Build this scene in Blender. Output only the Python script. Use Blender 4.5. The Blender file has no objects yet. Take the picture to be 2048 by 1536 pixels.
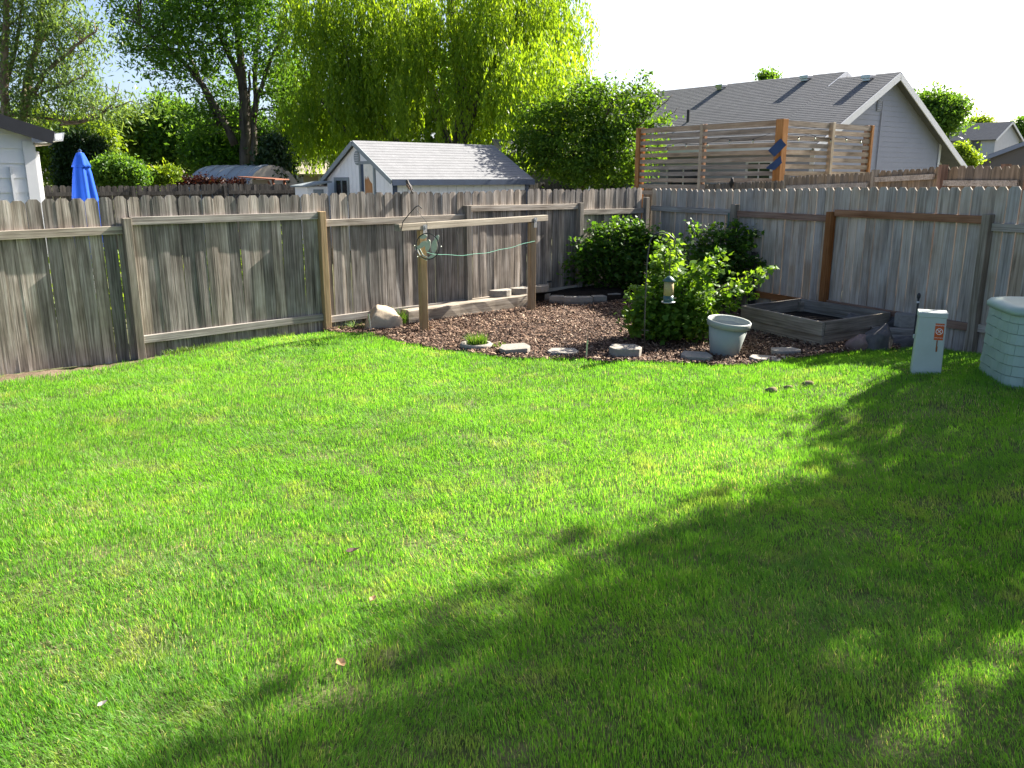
import bpy, math, random
import numpy as np
from mathutils import Vector, Matrix, noise

R = math.radians
random.seed(7)
rng = np.random.default_rng(7)
scene = bpy.context.scene
COL = scene.collection

# ------------------------------------------------------------------ camera, sky, sun, exposure
CAM_H, PITCH, FPX = 2.0, R(13.97), 1656.0
cd = bpy.data.cameras.new("camera")
cd.sensor_width = 36.0
cd.lens = FPX / 2048 * 36.0
cd.clip_start, cd.clip_end = 0.05, 2000
cam = bpy.data.objects.new("camera", cd)
cam.location = (0, 0, CAM_H)
cam.rotation_euler = (math.pi / 2 - PITCH, 0, 0)
COL.objects.link(cam)
scene.camera = cam

SUN_AZ, SUN_EL = 53.8, 35.0           # degrees clockwise from +Y, above horizon
world = bpy.data.worlds.new("World")
scene.world = world
world.use_nodes = True
wn = world.node_tree
wn.nodes.clear()
sky = wn.nodes.new("ShaderNodeTexSky")
sky.sky_type = 'NISHITA'
sky.sun_disc = False
sky.sun_elevation = R(SUN_EL)
sky.sun_rotation = R(SUN_AZ)
sky.air_density = 0.6
sky.dust_density = 2.5
sky.ozone_density = 1.4
bg = wn.nodes.new("ShaderNodeBackground")
bg.inputs[1].default_value = 0.067
wo = wn.nodes.new("ShaderNodeOutputWorld")
wn.links.new(sky.outputs[0], bg.inputs[0])
wn.links.new(bg.outputs[0], wo.inputs[0])

sl = bpy.data.lights.new("sun", 'SUN')
sl.energy = 5.0
sl.angle = R(0.53)
sl.color = (1.0, 0.94, 0.84)
sun = bpy.data.objects.new("sun", sl)
COL.objects.link(sun)
sdir = Vector((math.sin(R(SUN_AZ)) * math.cos(R(SUN_EL)), math.cos(R(SUN_AZ)) * math.cos(R(SUN_EL)), math.sin(R(SUN_EL))))
sun.rotation_euler = sdir.to_track_quat('Z', 'Y').to_euler()
sun.location = (20, 15, 20)

scene.view_settings.view_transform = 'Standard'
scene.view_settings.look = 'None'
scene.view_settings.gamma = 1.0
scene.view_settings.use_curve_mapping = False
scene.view_settings.exposure = 2.15
scene.cycles.max_bounces = 8
scene.cycles.transmission_bounces = 6
scene.cycles.diffuse_bounces = 8
scene.cycles.use_adaptive_sampling = False
scene.cycles.use_denoising = True
scene.cycles.denoiser = 'OPENIMAGEDENOISE'
scene.cycles.denoising_input_passes = 'RGB_ALBEDO_NORMAL'


# ------------------------------------------------------------------ helpers
def ray(px, py):
    x = (px - 1024) / FPX
    y = -(py - 768) / FPX
    return x, math.cos(PITCH) + y * math.sin(PITCH), -math.sin(PITCH) + y * math.cos(PITCH)


def at(px, py, z=0.0):
    """the ground point seen at a pixel of the photograph (height z)"""
    r = ray(px, py)
    k = (z - CAM_H) / r[2]
    return r[0] * k, r[1] * k


def at_y(px, py, Y):
    """the point seen at a pixel at forward distance Y"""
    r = ray(px, py)
    k = Y / r[1]
    return r[0] * k, Y, CAM_H + r[2] * k


def zat(X, Y, py):
    y = -(py - 768) / FPX
    return CAM_H + Y * (-math.sin(PITCH) + y * math.cos(PITCH)) / (math.cos(PITCH) + y * math.sin(PITCH))


def S(a, b, v):
    t = np.clip((np.asarray(v, float) - a) / (b - a), 0, 1)
    return t * t * (3 - 2 * t)


def gz(x, y):
    """gentle rise of the yard beside the right fence"""
    return 0.2 * S(2.4, 3.9, x) * (1 - S(8.0, 9.6, y))


class MB:
    def __init__(self):
        self.v, self.f = [], []

    def add(self, verts, faces):
        n = len(self.v)
        self.v += [tuple(p) for p in verts]
        self.f += [tuple(i + n for i in f) for f in faces]
        return self

    def box(self, c, s, M=None):
        hx, hy, hz = s[0] / 2, s[1] / 2, s[2] / 2
        vs = [Vector((sx * hx, sy * hy, sz * hz)) for sz in (-1, 1) for sy in (-1, 1) for sx in (-1, 1)]
        if M is not None:
            vs = [M @ v for v in vs]
        vs = [v + Vector(c) for v in vs]
        return self.add(vs, [(0, 2, 3, 1), (4, 5, 7, 6), (0, 1, 5, 4), (2, 6, 7, 3), (0, 4, 6, 2), (1, 3, 7, 5)])

    def bar(self, a, b, w, h, up=(0, 0, 1)):
        """box from a to b, w across, h along up"""
        a, b = Vector(a), Vector(b)
        d = (b - a).normalized()
        up = Vector(up)
        side = d.cross(up).normalized()
        up = side.cross(d).normalized()
        vs = []
        for p in (a, b):
            for su, ss in ((-1, -1), (-1, 1), (1, 1), (1, -1)):
                vs.append(p + up * (su * h / 2) + side * (ss * w / 2))
        return self.add(vs, [(0, 1, 2, 3), (7, 6, 5, 4), (0, 4, 5, 1), (1, 5, 6, 2), (2, 6, 7, 3), (3, 7, 4, 0)])

    def extrude(self, poly, o, ax, ay, depth):
        """polygon poly (2d) in plane o+ax*x+ay*y, extruded by vector depth"""
        o, ax, ay, dp = Vector(o), Vector(ax), Vector(ay), Vector(depth)
        n = len(poly)
        vs = [o + ax * x + ay * y for x, y in poly]
        vs += [v + dp for v in vs]
        fs = [tuple(range(n)), tuple(range(2 * n - 1, n - 1, -1))]
        fs += [(i + n, (i + 1) % n + n, (i + 1) % n, i) for i in range(n)]
        return self.add(vs, fs)

    def tube(self, pts, radii, n=7, cap=True):
        pts = [Vector(p) for p in pts]
        if not hasattr(radii, '__len__'):
            radii = [radii] * len(pts)
        vs, fs = [], []
        prev = None
        for i, p in enumerate(pts):
            d = (pts[min(i + 1, len(pts) - 1)] - pts[max(i - 1, 0)]).normalized()
            if prev is None:
                prev = d.orthogonal().normalized()
            e = (prev - d * prev.dot(d)).normalized()
            prev = e
            g = d.cross(e)
            for k in range(n):
                a = 2 * math.pi * k / n
                vs.append(p + (e * math.cos(a) + g * math.sin(a)) * radii[i])
        for i in range(len(pts) - 1):
            for k in range(n):
                fs.append((i * n + k, i * n + (k + 1) % n, (i + 1) * n + (k + 1) % n, (i + 1) * n + k))
        if cap:
            fs.append(tuple(range(n - 1, -1, -1)))
            fs.append(tuple(range((len(pts) - 1) * n, len(pts) * n)))
        return self.add(vs, fs)

    def lathe(self, prof, n=24, c=(0, 0, 0), cap0=True, cap1=True, f=None):
        vs, fs = [], []
        for i, (r, z) in enumerate(prof):
            for k in range(n):
                a = 2 * math.pi * k / n
                rr = r * (f(a, i) if f else 1)
                vs.append((c[0] + rr * math.cos(a), c[1] + rr * math.sin(a), c[2] + z))
        for i in range(len(prof) - 1):
            for k in range(n):
                fs.append((i * n + k, i * n + (k + 1) % n, (i + 1) * n + (k + 1) % n, (i + 1) * n + k))
        if cap0:
            fs.append(tuple(range(n - 1, -1, -1)))
        if cap1:
            fs.append(tuple(range((len(prof) - 1) * n, len(prof) * n)))
        return self.add(vs, fs)

    def mesh(self, name, mat, smooth=False):
        m = bpy.data.meshes.new(name)
        m.from_pydata(self.v, [], self.f)
        if mat:
            m.materials.append(mat)
        if smooth:
            m.polygons.foreach_set("use_smooth", [True] * len(m.polygons))
        m.update()
        return m


def link(name, mesh, parent=None, loc=(0, 0, 0), rot=(0, 0, 0), scale=None):
    o = bpy.data.objects.new(name, mesh)
    COL.objects.link(o)
    if parent:
        o.parent = parent
    o.location = loc
    o.rotation_euler = rot
    if scale:
        o.scale = scale
    return o


def ob(name, mb, mat, parent=None, loc=(0, 0, 0), rz=0.0, smooth=False, bevel=0.0):
    o = link(name, mb.mesh(name, mat, smooth), parent, loc, (0, 0, rz))
    if bevel:
        md = o.modifiers.new("bevel", 'BEVEL')
        md.width = bevel
        md.segments = 2
        md.limit_method = 'ANGLE'
        md.angle_limit = R(35)
    return o


def tag(o, label, cat, group=None):
    o["label"] = label
    o["category"] = cat
    if group:
        o["group"] = group
    return o


def thing(name, label, cat, loc=(0, 0, 0), rz=0.0, group=None):
    o = bpy.data.objects.new(name, None)
    o.empty_display_size = 0.2
    COL.objects.link(o)
    o.location = loc
    o.rotation_euler = (0, 0, rz)
    return tag(o, label, cat, group)


def kind(o, k):
    o["kind"] = k
    return o


def npmesh(name, verts, faces, mat, rnd=None, smooth=False):
    """fast mesh from arrays; faces all with the same number of corners"""
    m = bpy.data.meshes.new(name)
    nv, nf, k = len(verts), len(faces), faces.shape[1]
    m.vertices.add(nv)
    m.vertices.foreach_set("co", np.ascontiguousarray(verts, np.float32).ravel())
    m.loops.add(nf * k)
    m.loops.foreach_set("vertex_index", np.ascontiguousarray(faces, np.int32).ravel())
    m.polygons.add(nf)
    m.polygons.foreach_set("loop_start", np.arange(0, nf * k, k, dtype=np.int32))
    m.polygons.foreach_set("loop_total", np.full(nf, k, np.int32))
    if smooth:
        m.polygons.foreach_set("use_smooth", np.ones(nf, bool))
    if rnd is not None:
        at_ = m.attributes.new("rnd", 'FLOAT', 'POINT')
        at_.data.foreach_set("value", np.ascontiguousarray(rnd, np.float32))
    m.materials.append(mat)
    m.update(calc_edges=True)
    m.validate()
    return m


def inpoly(x, y, poly):
    x, y = np.asarray(x), np.asarray(y)
    r = np.zeros(x.shape, bool)
    n = len(poly)
    j = n - 1
    for i in range(n):
        xi, yi = poly[i]
        xj, yj = poly[j]
        c = ((yi > y) != (yj > y)) & (x < (xj - xi) * (y - yi) / (yj - yi + 1e-12) + xi)
        r ^= c
        j = i
    return r


# ------------------------------------------------------------------ materials
class NT:
    def __init__(self, name):
        self.m = bpy.data.materials.new(name)
        self.m.use_nodes = True
        self.t = self.m.node_tree
        self.t.nodes.clear()
        self.out = self.n("ShaderNodeOutputMaterial")

    def n(self, typ, **kw):
        nd = self.t.nodes.new(typ)
        for k, v in kw.items():
            setattr(nd, k, v)
        return nd

    def l(self, a, b):
        self.t.links.new(a, b)

    def coord(self, kind_='Object', scale=(1, 1, 1), rand=True):
        tc = self.n("ShaderNodeTexCoord")
        src = tc.outputs[kind_]
        if rand:
            oi = self.n("ShaderNodeObjectInfo")
            mu = self.n("ShaderNodeMath", operation='MULTIPLY')
            self.l(oi.outputs['Random'], mu.inputs[0])
            mu.inputs[1].default_value = 37.0
            ad = self.n("ShaderNodeVectorMath", operation='ADD')
            self.l(src, ad.inputs[0])
            self.l(mu.outputs[0], ad.inputs[1])
            src = ad.outputs[0]
        mp = self.n("ShaderNodeMapping")
        mp.inputs['Scale'].default_value = scale
        self.l(src, mp.inputs[0])
        return mp.outputs[0]

    def noise(self, vec, scale=1.0, detail=4, rough=0.55, dist=0.0):
        nz = self.n("ShaderNodeTexNoise")
        nz.inputs['Scale'].default_value = scale
        nz.inputs['Detail'].default_value = detail
        nz.inputs['Roughness'].default_value = rough
        nz.inputs['Distortion'].default_value = dist
        if vec is not None:
            self.l(vec, nz.inputs['Vector'])
        return nz.outputs['Fac']

    def ramp(self, fac, stops):
        r = self.n("ShaderNodeValToRGB")
        el = r.color_ramp.elements
        while len(el) > 1:
            el.remove(el[-1])
        el[0].position, el[0].color = stops[0][0], (*stops[0][1], 1)
        for p, c in stops[1:]:
            e = el.new(p)
            e.color = (*c, 1)
        self.l(fac, r.inputs[0])
        return r.outputs[0]

    def mix(self, fac, a, b, blend='MIX'):
        m = self.n("ShaderNodeMix", data_type='RGBA', blend_type=blend)
        for sock, v in ((m.inputs[0], fac), (m.inputs[6], a), (m.inputs[7], b)):
            if isinstance(v, (int, float)):
                sock.default_value = v
            elif isinstance(v, tuple):
                sock.default_value = (*v, 1)
            else:
                self.l(v, sock)
        return m.outputs[2]

    def math(self, op, a, b=0.0):
        m = self.n("ShaderNodeMath", operation=op)
        for s, v in ((m.inputs[0], a), (m.inputs[1], b)):
            if isinstance(v, (int, float)):
                s.default_value = v
            else:
                self.l(v, s)
        return m.outputs[0]

    def hsv(self, col, h=0.5, s=1.0, v=1.0):
        n = self.n("ShaderNodeHueSaturation")
        for nm, val in (('Hue', h), ('Saturation', s), ('Value', v)):
            if isinstance(val, (int, float)):
                n.inputs[nm].default_value = val
            else:
                self.l(val, n.inputs[nm])
        self.l(col, n.inputs['Color'])
        return n.outputs[0]

    def rand(self, lo, hi):
        oi = self.n("ShaderNodeObjectInfo")
        mr = self.n("ShaderNodeMapRange")
        mr.inputs['To Min'].default_value = lo
        mr.inputs['To Max'].default_value = hi
        self.l(oi.outputs['Random'], mr.inputs[0])
        return mr.outputs[0]

    def bsdf(self, col, rough=0.8, bump=None, bump_s=0.3, dist=0.01, spec=0.3, metal=0.0):
        b = self.n("ShaderNodeBsdfPrincipled")
        if isinstance(col, tuple):
            b.inputs['Base Color'].default_value = (*col, 1)
        else:
            self.l(col, b.inputs['Base Color'])
        if isinstance(rough, (int, float)):
            b.inputs['Roughness'].default_value = rough
        else:
            self.l(rough, b.inputs['Roughness'])
        b.inputs['Specular IOR Level'].default_value = spec
        b.inputs['Metallic'].default_value = metal
        if bump is not None:
            bp = self.n("ShaderNodeBump")
            bp.inputs['Strength'].default_value = bump_s
            bp.inputs['Distance'].default_value = dist
            self.l(bump, bp.inputs['Height'])
            self.l(bp.outputs[0], b.inputs['Normal'])
        self.l(b.outputs[0], self.out.inputs[0])
        return self.m


def wood(name, dark, mid, light, axis='z', vr=(0.75, 1.25), blotch=(0.55, 0.52, 0.5), bl_amt=0.5, fine=55, along=1.6, bump=0.5):
    t = NT(name)
    sc = {'z': (fine, fine, along), 'x': (along, fine, fine), 'y': (fine, along, fine)}[axis]
    v = t.coord('Object', sc)
    g1 = t.noise(v, 1.0, 5, 0.6, 0.3)
    v2 = t.coord('Object', {'z': (9, 9, 1.3), 'x': (1.3, 9, 9), 'y': (9, 1.3, 9)}[axis])
    g2 = t.noise(v2, 1.0, 3, 0.55, 0.6)
    f = t.math('ADD', t.math('MULTIPLY', g1, 0.6), t.math('MULTIPLY', g2, 0.4))
    c = t.ramp(f, [(0.33, dark), (0.48, mid), (0.64, light)])
    v3 = t.coord('Object', (2.2, 2.2, 2.2))
    b = t.ramp(t.noise(v3, 1.0, 3, 0.6), [(0.42, (0, 0, 0)), (0.68, (1, 1, 1))])
    c2 = t.mix(b, c, t.mix(1.0, c, blotch, 'MULTIPLY'))
    c = t.mix(bl_amt, c, c2)
    c = t.hsv(c, 0.5, t.rand(0.7, 1.25), t.rand(*vr))
    return t.bsdf(c, 0.85, g1, bump, 0.006, 0.2)


def plain(name, col, rough=0.6, var=0.1, scale=6.0, spec=0.4, metal=0.0, bump=0.0, dirt=None, dirt_amt=0.4):
    t = NT(name)
    v = t.coord('Object')
    nz = t.noise(v, scale, 5, 0.6)
    lo = tuple(max(0, c * (1 - var)) for c in col)
    hi = tuple(min(1, c * (1 + var)) for c in col)
    c = t.ramp(nz, [(0.3, lo), (0.7, hi)])
    if dirt:
        d = t.ramp(t.noise(v, scale * 0.37, 6, 0.65), [(0.5, (0, 0, 0)), (0.72, (1, 1, 1))])
        c = t.mix(t.math('MULTIPLY', d, dirt_amt), c, dirt)
    return t.bsdf(c, rough, nz if bump else None, bump, 0.01, spec, metal)


def leafmat(name, c0, c1, c2, trans=0.5, tcol=None, rough=0.45, spec=0.25, patch=None, straw=None):
    """leaves and blades: rnd attribute picks the shade; light comes through"""
    t = NT(name)
    a = t.n("ShaderNodeAttribute", attribute_name="rnd")
    c = t.ramp(a.outputs['Fac'], [(0.0, c0), (0.5, c1), (1.0, c2)])
    if patch:
        g = t.n("ShaderNodeNewGeometry")
        for sc, lo, hi, col, amt in patch:
            m = t.ramp(t.noise(g.outputs['Position'], sc, 4, 0.6), [(lo, (0, 0, 0)), (hi, (1, 1, 1))])
            c = t.mix(t.math('MULTIPLY', m, amt), c, col)
    if straw:
        c = t.mix(t.math('GREATER_THAN', a.outputs['Fac'], 1.5), c, straw)
    b = t.n("ShaderNodeBsdfPrincipled")
    t.l(c, b.inputs['Base Color'])
    b.inputs['Roughness'].default_value = rough
    b.inputs['Specular IOR Level'].default_value = spec
    tr = t.n("ShaderNodeBsdfTranslucent")
    tc = t.mix(1.0, c, tcol or (1.5, 1.45, 0.5), 'MULTIPLY')
    t.l(tc, tr.inputs[0])
    mx = t.n("ShaderNodeMixShader")
    mx.inputs[0].default_value = trans
    t.l(b.outputs[0], mx.inputs[1])
    t.l(tr.outputs[0], mx.inputs[2])
    t.l(mx.outputs[0], t.out.inputs[0])
    return t.m


M = {}
M['board'] = wood("weathered_board", (0.055, 0.048, 0.04), (0.225, 0.195, 0.165), (0.46, 0.415, 0.37), vr=(0.6, 1.35), bl_amt=0.7)
M['board_grey'] = wood("grey_board", (0.20, 0.168, 0.136), (0.40, 0.346, 0.285), (0.54, 0.48, 0.41), vr=(0.85, 1.15), bl_amt=0.6, blotch=(0.66, 0.56, 0.46))
M['rail'] = wood("weathered_rail", (0.12, 0.10, 0.08), (0.30, 0.265, 0.225), (0.46, 0.42, 0.37), axis='x', vr=(0.9, 1.15))
M['post_grey'] = wood("weathered_post", (0.09, 0.075, 0.055), (0.21, 0.18, 0.14), (0.34, 0.30, 0.25), vr=(0.85, 1.15))
M['post_tan'] = wood("tan_post", (0.20, 0.14, 0.08), (0.335, 0.245, 0.15), (0.44, 0.335, 0.22), vr=(0.95, 1.05), bl_amt=0.3)
M['post_red'] = wood("cedar_post", (0.105, 0.05, 0.027), (0.205, 0.105, 0.06), (0.29, 0.165, 0.10), vr=(0.95, 1.05), bl_amt=0.5)
M['rail_red'] = wood("cedar_rail", (0.13, 0.06, 0.03), (0.24, 0.122, 0.068), (0.34, 0.19, 0.115), axis='x', vr=(0.95, 1.1), bl_amt=0.5)
M['beam_tan'] = wood("tan_beam", (0.145, 0.115, 0.072), (0.27, 0.225, 0.155), (0.37, 0.32, 0.235), axis='x', vr=(1, 1.02), bl_amt=0.3)
M['sleeper'] = wood("old_sleeper", (0.08, 0.065, 0.05), (0.22, 0.19, 0.155), (0.40, 0.36, 0.31), axis='x', vr=(1, 1.02), fine=30)
M['bed_board'] = wood("bed_board", (0.10, 0.08, 0.064), (0.22, 0.185, 0.15), (0.34, 0.295, 0.245), axis='x', vr=(0.85, 1.15), blotch=(0.5, 0.52, 0.42))
M['board_far'] = wood("far_board", (0.06, 0.048, 0.036), (0.15, 0.12, 0.088), (0.25, 0.20, 0.15), vr=(0.75, 1.3), fine=30)
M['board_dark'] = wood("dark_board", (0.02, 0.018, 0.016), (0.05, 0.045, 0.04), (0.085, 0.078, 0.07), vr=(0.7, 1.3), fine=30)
M['slat'] = wood("screen_slat", (0.165, 0.125, 0.09), (0.29, 0.225, 0.17), (0.40, 0.32, 0.25), axis='x', vr=(0.85, 1.2), fine=30)
M['slat_post'] = wood("screen_post", (0.20, 0.095, 0.045), (0.32, 0.165, 0.08), (0.40, 0.23, 0.125), vr=(0.9, 1.1), fine=30)
M['slat_post_pale'] = wood("pale_screen_post", (0.28, 0.20, 0.12), (0.42, 0.32, 0.21), (0.52, 0.42, 0.30), vr=(0.9, 1.1), fine=30)
M['white_wood'] = plain("white_painted_wood", (0.68, 0.68, 0.69), 0.6, 0.03, 5, dirt=(0.56, 0.55, 0.54), dirt_amt=0.15)
M['white_trim'] = plain("white_trim", (0.62, 0.62, 0.63), 0.5, 0.04, 5)
M['grey_trim'] = plain("grey_trim", (0.20, 0.225, 0.235), 0.6, 0.1, 8)
M['navy_trim'] = plain("navy_trim", (0.035, 0.055, 0.095), 0.5, 0.15, 6)
M['grey_siding'] = plain("grey_siding", (0.27, 0.28, 0.335), 0.7, 0.04, 1.5)
M['pale_siding'] = plain("pale_siding", (0.46, 0.455, 0.48), 0.6, 0.06, 3)
M['brown_siding'] = plain("brown_siding", (0.16, 0.13, 0.11), 0.6, 0.06, 3)
M['black'] = plain("black_fascia", (0.012, 0.013, 0.018), 0.5, 0.2, 6)
M['cable'] = plain("black_cable", (0.012, 0.012, 0.013), 1.0, 0.1, 6, spec=0.0)
M['soffit'] = plain("soffit", (0.42, 0.35, 0.27), 0.7, 0.08, 6)
M['glass'] = plain("dark_window_glass", (0.02, 0.024, 0.028), 0.06, 0.2, 2, spec=0.7)
M['metal'] = plain("galvanised_metal", (0.45, 0.46, 0.47), 0.35, 0.1, 30, metal=0.9)
M['dark_metal'] = plain("dark_metal", (0.03, 0.03, 0.032), 0.45, 0.2, 30, spec=0.5)
M['quonset'] = plain("weathered_roof_metal", (0.28, 0.31, 0.34), 0.5, 0.12, 3, metal=0.1, dirt=(0.16, 0.14, 0.12), dirt_amt=0.4)
M['concrete'] = plain("concrete", (0.26, 0.238, 0.205), 0.9, 0.16, 25, spec=0.2, bump=0.5, dirt=(0.20, 0.17, 0.14), dirt_amt=0.5)
M['concrete_dark'] = plain("dark_concrete_block", (0.16, 0.14, 0.12), 0.9, 0.2, 25, spec=0.2, bump=0.6, dirt=(0.08, 0.065, 0.055), dirt_amt=0.5)
M['rock'] = plain("tan_rock", (0.36, 0.295, 0.215), 0.9, 0.22, 9, spec=0.2, bump=0.8, dirt=(0.2, 0.16, 0.12), dirt_amt=0.4)
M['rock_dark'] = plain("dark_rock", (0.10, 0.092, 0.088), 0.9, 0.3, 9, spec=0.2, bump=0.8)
M['rock_red'] = plain("reddish_rock", (0.20, 0.14, 0.12), 0.9, 0.25, 9, spec=0.2, bump=0.8)
M['clod'] = plain("dry_clod", (0.20, 0.165, 0.095), 0.95, 0.3, 60, spec=0.1, bump=0.8)
M['pot'] = plain("grey_white_plastic_pot", (0.30, 0.325, 0.30), 0.55, 0.06, 5, dirt=(0.20, 0.195, 0.165), dirt_amt=0.4)
M['pedestal'] = plain("pale_green_plastic", (0.42, 0.46, 0.41), 0.5, 0.05, 6, dirt=(0.34, 0.36, 0.31), dirt_amt=0.4)
M['bin'] = plain("mint_plastic", (0.31, 0.40, 0.33), 0.5, 0.05, 5, dirt=(0.19, 0.25, 0.20), dirt_amt=0.35)
M['bin_groove'] = plain("mint_plastic_back", (0.28, 0.365, 0.30), 0.6, 0.1, 5, dirt=(0.14, 0.14, 0.10), dirt_amt=0.4)
M['orange'] = plain("orange_sticker", (0.52, 0.085, 0.012), 0.6, 0.08, 20)
M['sticker_white'] = plain("sticker_white", (0.75, 0.73, 0.68), 0.6, 0.05, 20)
M['rust'] = plain("rust_drip", (0.24, 0.085, 0.03), 0.9, 0.3, 40)
M['blue'] = plain("blue_canvas", (0.012, 0.07, 0.42), 0.75, 0.12, 4, spec=0.15)
M['blue_dark'] = plain("dark_blue_cloth", (0.03, 0.055, 0.13), 0.8, 0.15, 5, spec=0.1)
M['cord_green'] = plain("green_cord", (0.12, 0.34, 0.24), 0.6, 0.1, 20)
M['ornament'] = plain("pale_enamel_metal", (0.42, 0.45, 0.36), 0.4, 0.15, 30, metal=0.3)
M['feeder_green'] = plain("dark_green_metal", (0.035, 0.085, 0.075), 0.35, 0.15, 20, spec=0.6)
M['seed'] = plain("bird_seed", (0.40, 0.31, 0.15), 0.8, 0.3, 90)
M['bird'] = plain("dark_feathers", (0.03, 0.025, 0.022), 0.7, 0.4, 60)
M['bird_breast'] = plain("brown_feathers", (0.13, 0.075, 0.04), 0.7, 0.3, 60)
M['bark'] = wood("bark", (0.025, 0.02, 0.016), (0.075, 0.06, 0.046), (0.14, 0.115, 0.09), vr=(0.9, 1.1), fine=9, along=1.2, bump=1.0)
M['bark_pale'] = wood("pale_bark", (0.06, 0.045, 0.035), (0.16, 0.125, 0.095), (0.26, 0.21, 0.16), vr=(0.9, 1.1), fine=9, along=1.2, bump=1.0)
M['door_inside'] = plain("shed_door_paint", (0.62, 0.60, 0.54), 0.6, 0.1, 6)
M['rusty'] = plain("rusty_table", (0.20, 0.07, 0.035), 0.8, 0.3, 10)
M['tan_wall'] = plain("tan_wall", (0.38, 0.33, 0.27), 0.8, 0.08, 5)
M['dry_leaf'] = plain("dry_leaf", (0.26, 0.16, 0.075), 0.8, 0.3, 50)
M['dark_leaf'] = plain("rotten_leaf", (0.06, 0.03, 0.025), 0.8, 0.3, 50)


def shinglemat(name, c0, c1, course, tab):
    t = NT(name)
    tc = t.n("ShaderNodeTexCoord")
    br = t.n("ShaderNodeTexBrick")
    br.inputs['Color1'].default_value = (*c0, 1)
    br.inputs['Color2'].default_value = (*c1, 1)
    br.inputs['Mortar'].default_value = (*(x * 0.55 for x in c0), 1)
    br.inputs['Mortar Size'].default_value = 0.004
    br.inputs['Brick Width'].default_value = tab
    br.inputs['Row Height'].default_value = course
    br.inputs['Scale'].default_value = 1.0
    uv = t.n("ShaderNodeUVMap")
    t.l(uv.outputs[0], br.inputs['Vector'])
    nz = t.noise(tc.outputs['Object'], 3.0, 6, 0.7)
    c = t.mix(0.6, br.outputs['Color'], t.ramp(nz, [(0.3, tuple(x * 0.8 for x in c0)), (0.7, tuple(x * 1.15 for x in c1))]))
    n2 = t.noise(tc.outputs['Object'], 160, 3, 0.7)
    c = t.mix(0.35, c, t.ramp(n2, [(0.35, (0.03, 0.03, 0.03)), (0.65, tuple(min(1, x * 1.9) for x in c1))]))
    return t.bsdf(c, 0.95, n2, 0.4, 0.005, 0.15)


M['shingle_dark'] = shinglemat("charcoal_shingle", (0.098, 0.10, 0.104), (0.15, 0.152, 0.156), 0.145, 0.32)
M['shingle_pale'] = shinglemat("pale_shingle", (0.155, 0.158, 0.165), (0.195, 0.198, 0.205), 0.145, 0.30)
M['shingle_tan'] = shinglemat("tan_shingle", (0.27, 0.23, 0.19), (0.34, 0.30, 0.25), 0.145, 0.30)


def groundmat(name, cols, scale, bump=0.6, dist=0.03):
    t = NT(name)
    g = t.n("ShaderNodeNewGeometry")
    n1 = t.noise(g.outputs['Position'], scale, 8, 0.65)
    n2 = t.noise(g.outputs['Position'], scale * 12, 5, 0.7)
    f = t.math('ADD', t.math('MULTIPLY', n1, 0.6), t.math('MULTIPLY', n2, 0.4))
    c = t.ramp(f, [(0.36 + 0.28 * i / (len(cols) - 1), c) for i, c in enumerate(cols)])
    return t.bsdf(c, 0.95, n2, bump, dist, 0.15)


M['ground'] = groundmat("rough_grass_ground", [(0.05, 0.055, 0.025), (0.09, 0.095, 0.045), (0.15, 0.14, 0.08)], 0.7)
M['soil'] = groundmat("bare_dirt", [(0.07, 0.05, 0.034), (0.13, 0.095, 0.064), (0.21, 0.16, 0.11)], 2.5)
M['lawn'] = groundmat("lawn_thatch", [(0.035, 0.055, 0.014), (0.075, 0.095, 0.03), (0.17, 0.15, 0.075)], 3.0)
M['mulch'] = groundmat("mulch_base", [(0.012, 0.007, 0.005), (0.04, 0.024, 0.017), (0.09, 0.055, 0.038)], 6.0, 1.0)
M['bedsoil'] = groundmat("dark_soil", [(0.008, 0.006, 0.005), (0.02, 0.015, 0.012), (0.04, 0.03, 0.024)], 8.0, 1.0)

M['grass'] = leafmat("lawn_blades", (0.066, 0.175, 0.029), (0.118, 0.275, 0.038), (0.20, 0.37, 0.068), 0.53, (1.65, 1.72, 0.55), 0.5, 0.18,
                     patch=[(0.45, 0.44, 0.64, (0.135, 0.305, 0.024), 0.75), (0.9, 0.5, 0.68, (0.11, 0.215, 0.075), 0.55), (2.6, 0.55, 0.72, (0.29, 0.31, 0.12), 0.65)], straw=(0.42, 0.40, 0.23))
M['tuft'] = leafmat("tuft_blades", (0.045, 0.11, 0.02), (0.08, 0.17, 0.03), (0.16, 0.22, 0.07), 0.45)
M['willow'] = leafmat("willow_leaf", (0.11, 0.20, 0.018), (0.18, 0.29, 0.022), (0.28, 0.38, 0.04), 0.58, (1.6, 1.45, 0.45))
M['ash'] = leafmat("ash_leaf", (0.055, 0.13, 0.024), (0.095, 0.195, 0.03), (0.155, 0.26, 0.042), 0.56, (1.6, 1.5, 0.5))
M['loose'] = leafmat("loose_leaf", (0.07, 0.125, 0.04), (0.115, 0.185, 0.06), (0.18, 0.25, 0.085), 0.5, (1.6, 1.5, 0.6))
M['round'] = leafmat("glossy_leaf", (0.045, 0.105, 0.016), (0.085, 0.175, 0.022), (0.17, 0.25, 0.034), 0.55, (1.6, 1.45, 0.45))
M['lime'] = leafmat("lime_leaf", (0.10, 0.18, 0.018), (0.17, 0.26, 0.028), (0.26, 0.35, 0.045), 0.55, (1.6, 1.45, 0.5))
M['mid'] = leafmat("mid_leaf", (0.055, 0.13, 0.024), (0.10, 0.195, 0.034), (0.165, 0.27, 0.05), 0.55, (1.6, 1.5, 0.5))
M['cedar'] = leafmat("cedar_foliage", (0.012, 0.032, 0.009), (0.022, 0.05, 0.013), (0.045, 0.08, 0.02), 0.3)
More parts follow.
